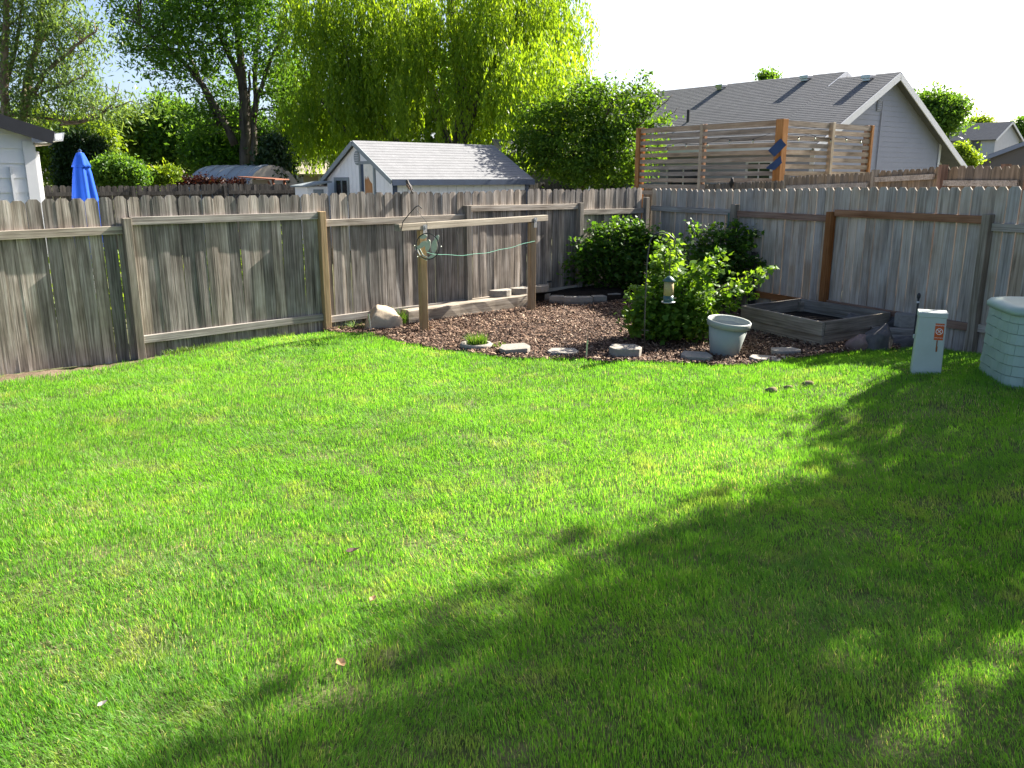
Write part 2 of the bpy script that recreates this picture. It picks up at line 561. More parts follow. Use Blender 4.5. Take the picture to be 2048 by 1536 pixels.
M['shrub'] = leafmat("shrub_leaf", (0.032, 0.09, 0.014), (0.062, 0.14, 0.02), (0.125, 0.215, 0.034), 0.5, (1.6, 1.5, 0.45), rough=0.5, spec=0.2)
M['currant'] = leafmat("currant_leaf", (0.065, 0.15, 0.02), (0.11, 0.215, 0.026), (0.175, 0.28, 0.045), 0.52, (1.7, 1.5, 0.5), rough=0.5, spec=0.2)
M['redleaf'] = leafmat("red_leaf", (0.03, 0.012, 0.01), (0.06, 0.018, 0.014), (0.035, 0.05, 0.018), 0.3, (1.2, 0.8, 0.5))
M['chip'] = None
t_ = NT("bark_chips")
a_ = t_.n("ShaderNodeAttribute", attribute_name="rnd")
M['chip'] = t_.bsdf(t_.ramp(a_.outputs['Fac'], [(0.0, (0.028, 0.015, 0.01)), (0.4, (0.11, 0.06, 0.037)), (0.75, (0.24, 0.155, 0.10)), (1.0, (0.46, 0.37, 0.27))]), 0.8, spec=0.25)

# ------------------------------------------------------------------ yard outline
FU = Vector((math.sin(R(48.5)), math.cos(R(48.5)), 0))     # along the left fence, away
FN = Vector((-FU.y, FU.x, 0))                              # behind the left fence
F0 = Vector((-2.5, 11.07, 0))                              # tan post
CORNER = F0 + FU * 6.64
GU = Vector((5.41 - CORNER.x, 9.58 - CORNER.y, 0)).normalized()   # along the right fence, towards us
GN = Vector((-GU.y, GU.x, 0))                              # outside of the right fence
LF_ANG = math.atan2(FU.y, FU.x)
RF_ANG = math.atan2(GU.y, GU.x)

edge_px = [(655, 664), (700, 666), (745, 668), (790, 681), (835, 691), (880, 699), (935, 707), (1000, 716), (1060, 720), (1110, 722), (1165, 724),
           (1225, 727), (1290, 729), (1360, 730), (1430, 730), (1500, 729), (1560, 724), (1610, 717), (1655, 711), (1710, 706), (1790, 705)]
edge = [at(*p) for p in edge_px]
leftedge = [at(*p) for p in [(-420, 845), (-150, 797), (0, 768), (120, 749), (215, 734), (272, 722), (330, 713), (420, 699), (520, 684), (600, 673)]]
rfp = [tuple((CORNER + GU * d - GN * 0.22)[:2]) for d in (6.2, 7.0, 8.0, 9.5, 11.5)]
lawn_poly = leftedge + edge + rfp + [(8.0, 1.0), (-8.0, 1.0), (-8.0, 6.3)]
mulch_poly = [at(650, 660)] + edge + [tuple((CORNER + GU * d - GN * 0.04)[:2]) for d in (5.9, 4.0, 2.0, 0.1)] + \
             [tuple((F0 + FU * d - FN * 0.06)[:2]) for d in (6.5, 5.0, 3.0, 1.0, 0.2)]


def micro(x, y):
    return 0.012 * np.sin(x * 1.7 + 0.6 * np.sin(y * 1.3)) + 0.010 * np.sin(y * 2.3 + x * 0.9) + 0.006 * np.sin(x * 5.1 - y * 4.3)


def sheet(name, poly, cell, zoff, mat, zf=None):
    xs = [p[0] for p in poly]
    ys = [p[1] for p in poly]
    gx = np.arange(min(xs) - cell, max(xs) + 2 * cell, cell)
    gy = np.arange(min(ys) - cell, max(ys) + 2 * cell, cell)
    X, Y = np.meshgrid(gx, gy)
    Z = gz(X, Y) + micro(X, Y) + zoff
    if zf is not None:
        Z = Z + zf(X, Y)
    cx = (X[:-1, :-1] + X[1:, 1:]) / 2
    cy = (Y[:-1, :-1] + Y[1:, 1:]) / 2
    ok = inpoly(cx, cy, poly)
    idx = np.arange(X.size).reshape(X.shape)
    f = np.stack([idx[:-1, :-1][ok], idx[:-1, 1:][ok], idx[1:, 1:][ok], idx[1:, :-1][ok]], 1)
    used = np.unique(f)
    remap = np.full(X.size, -1)
    remap[used] = np.arange(len(used))
    V = np.stack([X.ravel(), Y.ravel(), Z.ravel()], 1)[used]
    o = link(name, npmesh(name, V, remap[f], mat, smooth=True))
    o["kind"] = "structure"
    return o


gm = MB()
gm.add([(-900, -900, -0.10), (900, -900, -0.10), (900, 900, -0.10), (-900, 900, -0.10)], [(0, 1, 2, 3)])
kind(ob("ground", gm, M['ground']), "structure")
yard_poly = [tuple((F0 + FU * d)[:2]) for d in (-9, 6.64)] + [tuple((CORNER + GU * d)[:2]) for d in (0.0, 12.5)] + [(9, 0.2), (-11, 0.2)]
sheet("dirt_strip", yard_poly, 0.14, -0.035, M['soil'])
sheet("lawn", lawn_poly, 0.09, -0.004, M['lawn'])
sheet("mulch_bed", mulch_poly, 0.09, 0.004, M['mulch'], lambda X, Y: 0.03 * (1 - S(0.0, 0.5, np.abs(Y - 9.3))) * 0 + 0.012)


# ------------------------------------------------------------------ grass blades of the lawn
def blades(n, xs, ys, zs, h, w, lean_a, lean, rnd, mat, name):
    """n bent two-triangle blades, pointed at the root in the thatch"""
    fa = rng.uniform(0, 2 * np.pi, n)
    dx, dy = np.cos(fa) * w / 2, np.sin(fa) * w / 2
    lx, ly = np.cos(lean_a) * lean, np.sin(lean_a) * lean
    V = np.empty((n, 4, 3), np.float32)
    V[:, 0] = np.stack([xs, ys, zs], 1)
    mx, my, mz = xs + lx * h * 0.25, ys + ly * h * 0.25, zs + h * 0.5 * np.sqrt(np.clip(1 - 0.3 * lean ** 2, 0.2, 1))
    V[:, 1] = np.stack([mx + dx, my + dy, mz], 1)
    V[:, 2] = np.stack([mx - dx, my - dy, mz], 1)
    tz = zs + h * np.sqrt(np.clip(1 - 0.75 * lean ** 2, 0.12, 1))
    V[:, 3] = np.stack([xs + lx * h, ys + ly * h, tz], 1)
    b = np.arange(n)[:, None] * 4
    F = np.concatenate([b + np.array([[0, 1, 2]]), b + np.array([[2, 1, 3]])], 0)
    return npmesh(name, V.reshape(-1, 3), F, mat, np.repeat(rnd, 4))


def vnoise(x, y, s, seed=0.0):
    """cheap smooth value field made of rotated sines"""
    r = np.zeros_like(x)
    for k in range(6):
        a = 1.1 * k + seed * (k + 1)
        f = s * (0.6 + 0.35 * k)
        r += np.sin((x * np.cos(a) + y * np.sin(a)) * f + 2.3 * k + seed + 1.3 * np.sin((y * np.cos(a) - x * np.sin(a)) * f * 0.6)) / (1 + 0.3 * k)
    return r / 3.2


N = 900000
r_ = rng.uniform(2.0, 11.4, N)
th = rng.uniform(-R(41), R(41), N)
gx, gy = r_ * np.sin(th), r_ * np.cos(th)
ok = inpoly(gx, gy, lawn_poly)
# ragged edge
ok &= inpoly(gx + rng.normal(0, 0.03, N), gy + rng.normal(0, 0.03, N), lawn_poly)
dens = 0.5 * vnoise(gx, gy, 2.2, 0.7) + 1.3 * vnoise(gx, gy, 11.0, 1.7)
ok &= rng.uniform(0, 1, N) < np.clip(0.84 + 0.34 * dens, 0.25, 1)
gx, gy, r_ = gx[ok], gy[ok], r_[ok]
n = len(gx)
fine = vnoise(gx, gy, 24.0, 3.7)
fine2 = vnoise(gx, gy, 13.0, 8.2)
hf = 0.45 * vnoise(gx, gy, 3.1, 2.1) + 0.55 * fine2 + 0.75 * fine
h = np.clip(rng.normal(0.031, 0.010, n) * (1 + 0.42 * hf) + 0.0012 * r_, 0.010, 0.085)
w = rng.uniform(0.0017, 0.0030, n) + 0.00030 * r_
la = rng.uniform(0, 2 * np.pi, n)
wind = 2.4 + 1.3 * vnoise(gx, gy, 1.1, 4.2) + 1.6 * vnoise(gx, gy, 4.5, 3.3)
use = rng.uniform(0, 1, n) < 0.72
la = np.where(use, wind + rng.normal(0, 0.45, n), la)
lean = np.clip(np.abs(rng.normal(0.36, 0.22, n)) + 0.26 * vnoise(gx, gy, 3.0, 5.5) + 0.22 * vnoise(gx, gy, 17.0, 2.2), 0.02, 0.98)
rnd = np.clip(0.45 + 0.24 * vnoise(gx, gy, 1.4, 9.1) + 0.14 * vnoise(gx, gy, 6.0, 1.9) + 0.16 * fine + rng.normal(0, 0.18, n), 0, 1)
dry = 0.03 + 0.26 * np.clip(vnoise(gx, gy, 2.0, 7.7) - 0.2, 0, 1) + 0.22 * np.clip(vnoise(gx, gy, 7.0, 4.4) - 0.45, 0, 1) + 0.06 * S(5.5, 3.0, r_)
isdry = rng.uniform(0, 1, n) < dry
rnd[isdry] = 2.0
h[isdry] *= 0.8
zz = gz(gx, gy) + micro(gx, gy) - 0.006
gm_ = blades(n, gx, gy, zz, h, w, la, lean, rnd, M['grass'], "lawn_grass")
kind(link("lawn_grass", gm_), "stuff")
# thin weeds along the fence foot
n2 = 5000
tt = rng.uniform(-5.2, 0.8, n2)
off = np.abs(rng.normal(0, 0.07, n2)) + 0.02
keep = vnoise(tt, off * 3, 3.0, 1.0) > 0.35
tt, off = tt[keep], off[keep]
wx = F0.x + FU.x * tt - FN.x * off
wy = F0.y + FU.y * tt - FN.y * off
n2 = len(wx)
kind(link("fence_weeds_grass", blades(n2, wx, wy, np.full(n2, -0.03), rng.uniform(0.03, 0.10, n2), rng.uniform(0.004, 0.008, n2), rng.uniform(0, 6.28, n2),
                                rng.uniform(0.1, 0.8, n2), rng.uniform(0.2, 1, n2), M['tuft'], "fence_weeds_grass")), "stuff")
# neighbour's grass just behind the left fence (green light in the board gaps)

# ------------------------------------------------------------------ bark chips
NC = 62000
xs = [p[0] for p in mulch_poly]
ys = [p[1] for p in mulch_poly]
cx = rng.uniform(min(xs), max(xs), NC)
cy = rng.uniform(min(ys), max(ys), NC)
ok = inpoly(cx, cy, mulch_poly) | (inpoly(cx + rng.normal(0, .05, NC), cy + rng.normal(0, .05, NC), mulch_poly) & (rng.uniform(0, 1, NC) < 0.6))
cx, cy = cx[ok], cy[ok]
n = len(cx)
L_, W_ = rng.lognormal(-3.45, 0.45, n), rng.lognormal(-4.45, 0.4, n)
yaw, pit, rol = rng.uniform(0, 6.28, n), rng.normal(0, 0.42, n), rng.normal(0, 0.5, n)
ux = np.stack([np.cos(yaw) * np.cos(pit), np.sin(yaw) * np.cos(pit), np.sin(pit)], 1)
vx = np.stack([-np.sin(yaw) * np.cos(rol), np.cos(yaw) * np.cos(rol), np.sin(rol)], 1)
nx = np.cross(ux, vx)
base = np.stack([cx, cy, gz(cx, cy) + micro(cx, cy) + 0.022 + rng.uniform(0, 0.022, n)], 1)
V = np.empty((n, 6, 3), np.float32)
l2, w2 = (L_ / 2)[:, None], (W_ / 2)[:, None]
V[:, 0] = base - ux * l2 - vx * w2
V[:, 1] = base - ux * l2 * 0.8 + vx * w2
V[:, 2] = base + ux * l2 * 0.9 + vx * w2 * 0.8
V[:, 3] = base + ux * l2 - vx * w2
V[:, 4] = base - ux * l2 * 0.5 + nx * 0.006
V[:, 5] = base + ux * l2 * 0.5 + nx * 0.006
b = np.arange(n)[:, None] * 6
F = np.concatenate([b + np.array([[0, 3, 5, 4]]), b + np.array([[1, 4, 5, 2]])], 0)
F3 = np.concatenate([b + np.array([[0, 4, 1]]), b + np.array([[3, 2, 5]])], 0)
tri = np.concatenate([F[:, [0, 1, 2]], F[:, [0, 2, 3]], F3], 0)
kind(link("bark_mulch", npmesh("bark_mulch", V.reshape(-1, 3), tri, M['chip'], np.repeat(np.clip(rng.beta(1.7, 2.2, n), 0, 1), 6))), "stuff")


# ------------------------------------------------------------------ fences
def board_mesh(w, h, th, mat, ear=0.032, name="board", n=5):
    """dog-eared fence board, origin bottom centre, slightly cupped and warped"""
    m = MB()
    a = w / 2
    rows = [(0, a)] + [(h * k / n, a) for k in range(1, n)] + [(h - ear * 1.15, a), (h, a - ear)]
    bow = random.uniform(-0.006, 0.006)
    cup = random.uniform(-0.003, 0.003)
    vs = []
    for z, x in rows:
        by = bow * math.sin(math.pi * z / h)
        for sx in (-1, 0, 1):
            y0 = by + (cup if sx == 0 else 0)
            vs.append((sx * x, y0 - th / 2, z))
        for sx in (-1, 0, 1):
            y0 = by + (cup if sx == 0 else 0)
            vs.append((sx * x, y0 + th / 2, z))
    fs = []
    nr = len(rows)
    for i in range(nr - 1):
        p, q = i * 6, (i + 1) * 6
        fs += [(p, p + 1, q + 1, q), (p + 1, p + 2, q + 2, q + 1), (p + 4, p + 3, q + 3, q + 4), (p + 5, p + 4, q + 4, q + 5),
               (p + 3, p, q, q + 3), (p + 2, p + 5, q + 5, q + 2)]
    e = (nr - 1) * 6
    fs += [(e, e + 1, e + 4, e + 3), (e + 1, e + 2, e + 5, e + 4), (0, 3, 4, 1), (1, 4, 5, 2)]
    m.add(vs, fs)
    return m.mesh(name, mat)


def run_boards(root, x0, x1, topf, yoff, mat, pitch=0.1455, botf=lambda x: 0.02, gapj=0.004, lean=0.35, widths=(0.139, 0.141, 0.136, 0.142, 0.133), jz=0.01, swap=None):
    ms = [board_mesh(w, 1.0, 0.017, mat, ear=0.032) for w in widths for _ in range(2)]
    for mm, w in zip(ms, [w for w in widths for _ in range(2)]):
        pass
    x = x0
    k = 0
    while x < x1:
        i = random.randrange(len(ms))
        b0 = botf(x)
        hh = topf(x) + random.uniform(-jz, jz) - b0
        # meshes are unit height; ears keep their size because heights differ little from the mesh built for this run
        me = fit(ms, i, hh, mat, widths)
        o = link("board", me, root, (x, yoff + random.uniform(-0.003, 0.003), b0),
                 (random.uniform(-0.004, 0.004), R(random.uniform(-lean, lean)), R(random.uniform(-1.6, 1.6))), (1, 1, hh / 1.8))
        if swap and random.random() < swap[0]:
            o.data = fit(swap[2], i, hh, swap[1], widths)
        x += pitch + random.uniform(-gapj, gapj)
        k += 1
    return k


_fit = {}


def fit(ms, i, hh, mat, widths):
    key = (mat.name, i)
    if key not in _fit:
        _fit[key] = board_mesh(widths[i // 2], 1.8, 0.017, mat)
    return _fit[key]


def post_mb(h, w=0.09, cham=0.006, z0=-0.1):
    m = MB()
    m.box((0, 0, (h + z0) / 2), (w, w, h - z0))
    return m


# --- left fence (local x along the fence, y behind)
lf = thing("board_fence", "long weathered brown board fence along the left, behind the clothes line and mulch", "fence", tuple(F0), LF_ANG)


def lf_top(x):
    return 1.80 + 0.008 * math.sin(x * 2.1) + 0.004 * x


random.seed(12)
run_boards(lf, -6.6, 6.60, lf_top, 0.058, M['board'], pitch=0.1425, botf=lambda x: -0.05 + 0.02 * math.sin(x * 3.1), lean=0.45)
lposts = [(-4.88, 1.47, 'post_grey'), (-2.44, 1.565, 'post_grey'), (0.0, 1.575, 'post_tan'), (2.44, 1.60, 'post_grey'), (4.88, 1.595, 'post_grey'), (6.60, 1.66, 'post_grey')]
for x, h, mt in lposts:
    ob("post", post_mb(h), M[mt], lf, (x, 0.0, 0), R(random.uniform(-2, 2)), bevel=0.004)
rails = [(-7.3, -4.93, 1.42, 0.14), (-4.83, -2.49, 1.425, 0.15), (-2.39, -0.05, 1.525, 0.175), (0.05, 2.39, 1.425, 0.14), (2.49, 4.83, 1.545, 0.15), (4.93, 6.55, 1.43, 0.15)]
for i, (x0, x1, zt, zb) in enumerate(rails):
    for z in ((zt, zb) if i >= 2 else (zt,)):
        dz = random.uniform(-0.012, 0.012)
        m = MB().bar((-(x1 - x0) / 2, 0, -dz), ((x1 - x0) / 2, 0, dz), 0.05, 0.09)
        ob("rail", m, M['rail'], lf, ((x0 + x1) / 2, 0.024, z), bevel=0.003)

# --- right fence (local x along the fence towards us, y outside)
rf = thing("board_fence", "shaded grey board fence with reddish cedar rails behind the raised garden bed", "fence", tuple(CORNER), RF_ANG)


def rf_top(x):
    return 1.82 + 0.082 * float(S(1.0, 6.6, x)) + 0.004 * math.sin(x * 3)


run_boards(rf, 0.12, 12.6, rf_top, 0.06, M['board_grey'], botf=lambda x: -0.03, lean=0.3, jz=0.006, gapj=0.003)
rposts = [(2.35, 'post_grey', 1.60), (4.30, 'post_red', 1.55), (6.58, 'post_grey', 1.60), (9.0, 'post_grey', 1.55), (11.4, 'post_grey', 1.55)]
for x, mt, h in rposts:
    ob("post", post_mb(h, 0.095), M[mt], rf, (x, 0, 0), R(random.uniform(-2, 2)), bevel=0.004)
for (x0, x1, z, mt) in [(0.1, 2.30, 1.47, 'rail'), (2.40, 4.25, 1.455, 'rail_red'), (4.35, 6.53, 1.535, 'rail_red'), (6.63, 8.95, 1.46, 'rail'), (9.05, 11.35, 1.46, 'rail'),
                        (0.1, 2.30, 0.26, 'rail_red'), (2.40, 4.25, 0.25, 'rail_red'), (4.35, 6.53, 0.29, 'rail_red'), (6.63, 8.95, 0.30, 'rail'), (9.05, 11.35, 0.3, 'rail')]:
    m = MB().bar((-(x1 - x0) / 2, 0, 0), ((x1 - x0) / 2, 0, 0), 0.045, 0.09)
    ob("rail", m, M[mt], rf, ((x0 + x1) / 2, 0.026, z), bevel=0.003)

# --- dark fence at the back of the neighbour's yard
bf0 = Vector((-13.5, 18.1, 0))
bf = thing("board_fence", "low dark far fence seen above the weathered pickets beside the small shed", "fence", tuple(bf0), LF_ANG)
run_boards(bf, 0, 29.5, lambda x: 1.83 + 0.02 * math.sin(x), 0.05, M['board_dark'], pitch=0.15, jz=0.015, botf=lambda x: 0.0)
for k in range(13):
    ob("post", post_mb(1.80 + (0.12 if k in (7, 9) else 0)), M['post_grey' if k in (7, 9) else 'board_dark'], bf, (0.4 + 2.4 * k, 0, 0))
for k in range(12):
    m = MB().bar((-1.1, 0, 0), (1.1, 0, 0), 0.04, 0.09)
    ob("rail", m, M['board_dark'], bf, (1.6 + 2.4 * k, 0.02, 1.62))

# --- fence of the right-hand neighbour
cpts = [at_y(1290, 375, 25.0), at_y(1440, 367, 21.0), at_y(1568, 361, 17.6), at_y(1574, 353, 17.4), at_y(1750, 343, 14.5), at_y(1885, 333.5, 12.9), at_y(2060, 330, 11.6), at_y(2400, 328, 10.0)]
P0c, P1c = Vector(cpts[0]), Vector(cpts[-1])
ang_c = math.atan2(P1c.y - P0c.y, P1c.x - P0c.x)
cf = thing("board_fence", "sunlit brown fence climbing to the right with a pale rail, beyond the shaded grey fence", "fence", (P0c.x, P0c.y, 0), 0)


def seg_boards(a, b):
    a, b = Vector(a), Vector(b)
    L = (Vector((b.x, b.y)) - Vector((a.x, a.y))).length
    ang = math.atan2(b.y - a.y, b.x - a.x)
    k = max(1, int(round(L / 0.146)))
    for i in range(k):
        f = (i + 0.5) / k
        p = a.lerp(b, f)
        hh = p.z + random.uniform(-0.012, 0.012)
        me = fit(None, random.randrange(10), hh, M['board_far'], (0.139, 0.141, 0.136, 0.142, 0.133))
        link("board", me, cf, (p.x - P0c.x, p.y - P0c.y, 0.0), (0, R(random.uniform(-0.3, 0.3)), ang + R(random.uniform(-1.5, 1.5))), (1, 1, hh / 1.8))
    return ang


for i in (0, 1, 3, 4, 5, 6):
    seg_boards(cpts[i], cpts[i + 1])
for i, dz in ((3, 0.22), (4, 0.14), (5, 0.24)):
    a, b = Vector(cpts[i]), Vector(cpts[i + 1])
    d = (b - a).normalized()
    nrm = Vector((d.y, -d.x, 0)).normalized() * 0.05
    if nrm.y > 0:
        nrm = -nrm
    m = MB().bar(a - Vector((0, 0, dz)) + nrm - Vector((P0c.x, P0c.y, 0)) + d * 0.08, b - Vector((0, 0, dz)) + nrm - Vector((P0c.x, P0c.y, 0)) - d * 0.1, 0.04, 0.08)
    ob("rail", m, M['rail'], cf)
for i in (3, 4, 5, 6):
    a = Vector(cpts[i])
    m = MB().box((a.x - P0c.x - 0.02, a.y - P0c.y - 0.07, (a.z + 0.03) / 2), (0.10, 0.10, a.z + 0.03))
    ob("post", m, M['post_red' if i >= 5 else 'post_grey'], cf)
m = MB().box((cpts[5][0] + 0.75 - P0c.x, cpts[5][1] - 0.36 - P0c.y, 1.1), (0.10, 0.10, 2.2))
ob("post", m, M['post_red'], cf)

# ------------------------------------------------------------------ clothes-line frame
c1, c2 = Vector((*at(848, 661), 0)), Vector((*at(1063, 622), 0))
cl = thing("clothes_line_frame", "tan timber frame of two posts and a long crossbeam standing in the mulch", "clothes line frame", tuple(c1), math.atan2((c2 - c1).y, (c2 - c1).x))
Lc = (c2 - c1).length
zb1, zb2 = zat(c1.x, c1.y, 452), zat(c2.x, c2.y, 437.5)
for x, z in ((0, zb1 - 0.055), (Lc, zb2 - 0.055)):
    ob("post", post_mb(z, 0.092), M['post_tan'], cl, (x, 0, 0), R(-14), bevel=0.004)
    m = MB()
    m.box((0, -0.052, z + 0.0), (0.075, 0.004, 0.15))
    m.box((0, -0.058, z + 0.04), (0.03, 0.01, 0.03))
    ob("bracket", m, M['metal'], cl, (x + 0.02, 0, 0))
sl_ = (zb2 - zb1) / Lc
m = MB().bar((-0.42, 0, zb1 - 0.42 * sl_), (Lc + 0.33, 0, zb2 + 0.33 * sl_), 0.088, 0.088)
ob("beam", m, M['beam_tan'], cl, bevel=0.004)

# green cord strung between the posts
a = cl.matrix_basis @ Vector((0.03, -0.06, zat(c1.x, c1.y, 504)))
b = cl.matrix_basis @ Vector((Lc, -0.06, zat(c2.x, c2.y, 481)))
pts = []
for k in range(25):
    f = k / 24
    p = a.lerp(b, f)
    p.z -= 0.10 * math.sin(math.pi * f ** 0.8) + 0.006 * math.sin(f * 27)
    pts.append(p)
tag(ob("cord", MB().tube(pts, 0.0034, 6), M['cord_green']), "thin green cord sagging between the two clothes line posts", "cord")

# wire hook on the beam end and the hanging ornament
hk = cl.matrix_basis @ Vector((-0.40, -0.05, zb1 + 0.05))
ornc = cl.matrix_basis @ Vector((-0.10, -0.22, zat(c1.x, c1.y, 490)))
wp = [hk + Vector((0.0, 0.02, -0.10)), hk + Vector((0.03, 0, 0.02)), hk + Vector((0.12, -0.05, 0.12)), hk + Vector((0.21, -0.1, 0.21)), hk + Vector((0.25, -0.12, 0.225)), hk + Vector((0.29, -0.14, 0.19))]
tag(ob("hanger", MB().tube(wp, 0.006, 6), M['dark_metal']), "bent dark wire plant hanger on the left end of the clothes line beam", "hanger")
og = thing("garden_ornament", "round pale metal ornament of leaf shapes in a ring hanging before the clothes line post", "garden ornament", tuple(ornc), R(-20))
ring = [(0.165 * math.cos(t), 0, 0.165 * math.sin(t)) for t in np.linspace(0, 2 * math.pi, 33)]
ob("ring", MB().tube(ring, 0.007, 6, cap=False), M['dark_metal'], og)
ob("wire", MB().tube([(0, 0, 0.165), (0.0, 0, 0.3), tuple(Vector((wp[-1].x - ornc.x, wp[-1].y - ornc.y, wp[-1].z - ornc.z)))], 0.003, 5), M['dark_metal'], og)
for (cx_, cz_, a_, s_) in ((-0.075, 0.02, 40, 1.0), (0.0, 0.01, 75, 1.15), (0.09, 0.0, 80, 1.3), (-0.06, 0.12, 10, 0.8), (0.06, -0.13, 20, 0.7), (0.13, 0.1, 60, 0.8), (-0.14, -0.02, 30, 0.7)):
    poly = []
    for k in range(10):
        t = 2 * math.pi * k / 10
        lx, lz = 0.062 * s_ * math.cos(t) * (1 + 0.15 * math.cos(2 * t)), 0.034 * s_ * math.sin(t)
        ca, sa = math.cos(R(a_)), math.sin(R(a_))
        poly.append((cx_ + lx * ca - lz * sa, cz_ + lx * sa + lz * ca))
    ob("leaf", MB().extrude(poly, (0, 0.004 * s_, 0), (1, 0, 0), (0, 0, 1), (0, 0.004, 0)), M['ornament'], og)
for k, (x, z) in enumerate(((-0.19, 0.0), (0.19, 0.0), (-0.15, -0.14))):
    ob("bead", MB().lathe([(0.002, -0.012), (0.012, 0), (0.002, 0.012)], 8, (x, 0, z)), M['ornament'], og, smooth=True)
for (x0, z0, x1, z1) in ((-0.13, -0.02, 0.02, -0.16), (-0.165, -0.03, -0.02, -0.18)):
    ob("bar", MB().tube([(x0, 0.01, z0), ((x0 + x1) / 2 - 0.02, 0.01, (z0 + z1) / 2 - 0.03), (x1, 0.01, z1)], 0.009, 6), M['ornament'], og)

# ------------------------------------------------------------------ bed edging, timbers, stones
s0, s1 = Vector((*at(818, 650), 0)), F0 + FU * 3.3 - FN * 0.32
ang = math.atan2((s1 - s0).y, (s1 - s0).x)
m = MB()
Ls = (s1 - s0).length + 0.1
nseg = 10
vs, fs = [], []
for i in range(nseg + 1):
    x = Ls * i / nseg
    wv = 0.008 * math.sin(i * 1.9)
    for (yy, zz_) in ((0, 0.0), (0, 0.19), (0.02, 0.205), (0.17, 0.205), (0.19, 0.19), (0.19, 0.0)):
        vs.append((x, yy + wv * (zz_ > 0.1), zz_ + 0.006 * math.sin(i * 2.7 + yy * 20)))
for i in range(nseg):
    for k in range(5):
        fs.append((i * 6 + k + 1, i * 6 + k, i * 6 + 6 + k, i * 6 + 7 + k))
fs += [(0, 1, 2, 3, 4, 5), tuple(nseg * 6 + k for k in (5, 4, 3, 2, 1, 0))]
m.add(vs, fs)
tag(ob("landscape_timber", m, M['sleeper'], None, (s0.x, s0.y, 0), ang), "long weathered grey timber edging the mulch in front of the board fence", "timber")


def rock(name, label, cat, loc, size, mat, seed, rz=0.0, group=None, flat=0.35, sub=4):
    import bmesh
    bm = bmesh.new()
    bmesh.ops.create_icosphere(bm, subdivisions=sub, radius=1.0)
    rr_ = random.Random(seed)
    cuts = []
    for _ in range(11):
        d = Vector((rr_.gauss(0, 1), rr_.gauss(0, 1), rr_.gauss(0.3, 0.8))).normalized()
        cuts.append((d, rr_.uniform(0.55, 0.88)))
    for v in bm.verts:
        p = v.co.copy()
        for d, q in cuts:
            e = p.dot(d) - q
            if e > 0:
                p -= d * e
        d = 1.12 + 0.20 * noise.noise(p * 1.1 + Vector((seed, seed * 2, 0))) + 0.07 * noise.noise(p * 2.9 + Vector((seed, 0, 5)))
        p *= d
        p = Vector((math.copysign(abs(p.x) ** 0.85, p.x), math.copysign(abs(p.y) ** 0.85, p.y), math.copysign(abs(p.z) ** 0.8, p.z)))
        p.z = max(p.z, -flat)
        v.co = Vector((p.x * size[0] / 2, p.y * size[1] / 2, (p.z + flat) * size[2] / (1 + flat)))
    me = bpy.data.meshes.new(name)
    bm.to_mesh(me)
    bm.free()
    me.materials.append(mat)
    me.polygons.foreach_set("use_smooth", [True] * len(me.polygons))
    o = link(name, me, None, loc, (0, 0, rz))
    return tag(o, label, cat, group)


x, y = at(764, 658)
rock("boulder", "tan boulder at the foot of the fence beside the end of the weathered timber", "boulder", (x, y + 0.12, -0.03), (0.50, 0.38, 0.34), M['rock'], 14.2, 0.3)


def blockstone(label, px, py, w, d, h, rz, mat='concrete', z=0.0, tilt=(0, 0), name="edging_stone", cat="stone", group=None, front=0.28):
    """retaining-wall block: straight back narrower than the chamfered front"""
    X, Y = at(px, py, z)
    hw = w / 2
    poly = [(-hw, 0), (-hw * (1 - front), -d * 0.42), (hw * (1 - front), -d * 0.42), (hw, 0), (hw * 0.72, d * 0.58), (-hw * 0.72, d * 0.58)]
    m = MB().extrude(poly, (0, 0, 0), (1, 0, 0), (0, 1, 0), (0, 0, h))
    o = ob(name, m, M[mat], None, (X, Y, z - 0.02), rz, bevel=0.008)
    o.rotation_euler = (tilt[0], tilt[1], rz)
    return tag(o, label, cat, group)


G_E = "grey stones along the front edge of the mulch bed"
blockstone("pale rough edging stone next to the grass filled concrete ring", 1030, 708, 0.37, 0.24, 0.11, 0.15, group=G_E, tilt=(0.10, -0.05))
blockstone("flat edging stone just left of the slim metal stake", 1126, 713, 0.37, 0.24, 0.09, -0.03, group=G_E, tilt=(0.05, 0))
blockstone("thick edging stone just right of the slim metal stake", 1250, 716, 0.38, 0.27, 0.15, 0.05, group=G_E, tilt=(0.03, 0.02))
blockstone("brightly sunlit edging stone just left of the plastic pot", 1392, 721, 0.36, 0.24, 0.09, -0.08, group=G_E, tilt=(0.09, 0.04))
blockstone("half buried edging stone just right of the plastic pot", 1530, 722, 0.36, 0.22, 0.06, -0.15, group=G_E, tilt=(0.02, 0.05))
blockstone("shaded edging stone set back between the pot and the raised bed", 1572, 709, 0.36, 0.24, 0.08, 0.1, group=G_E)
blockstone("flat pale stone lying behind the far left corner of the raised bed", 1520, 603, 0.48, 0.36, 0.10, 0.0, z=0.04, name="flat_stone")
blockstone("grey concrete block on the ledge beside the cable pedestal", 1816, 650, 0.34, 0.24, 0.16, -0.2, z=0.20, name="concrete_block", cat="block")

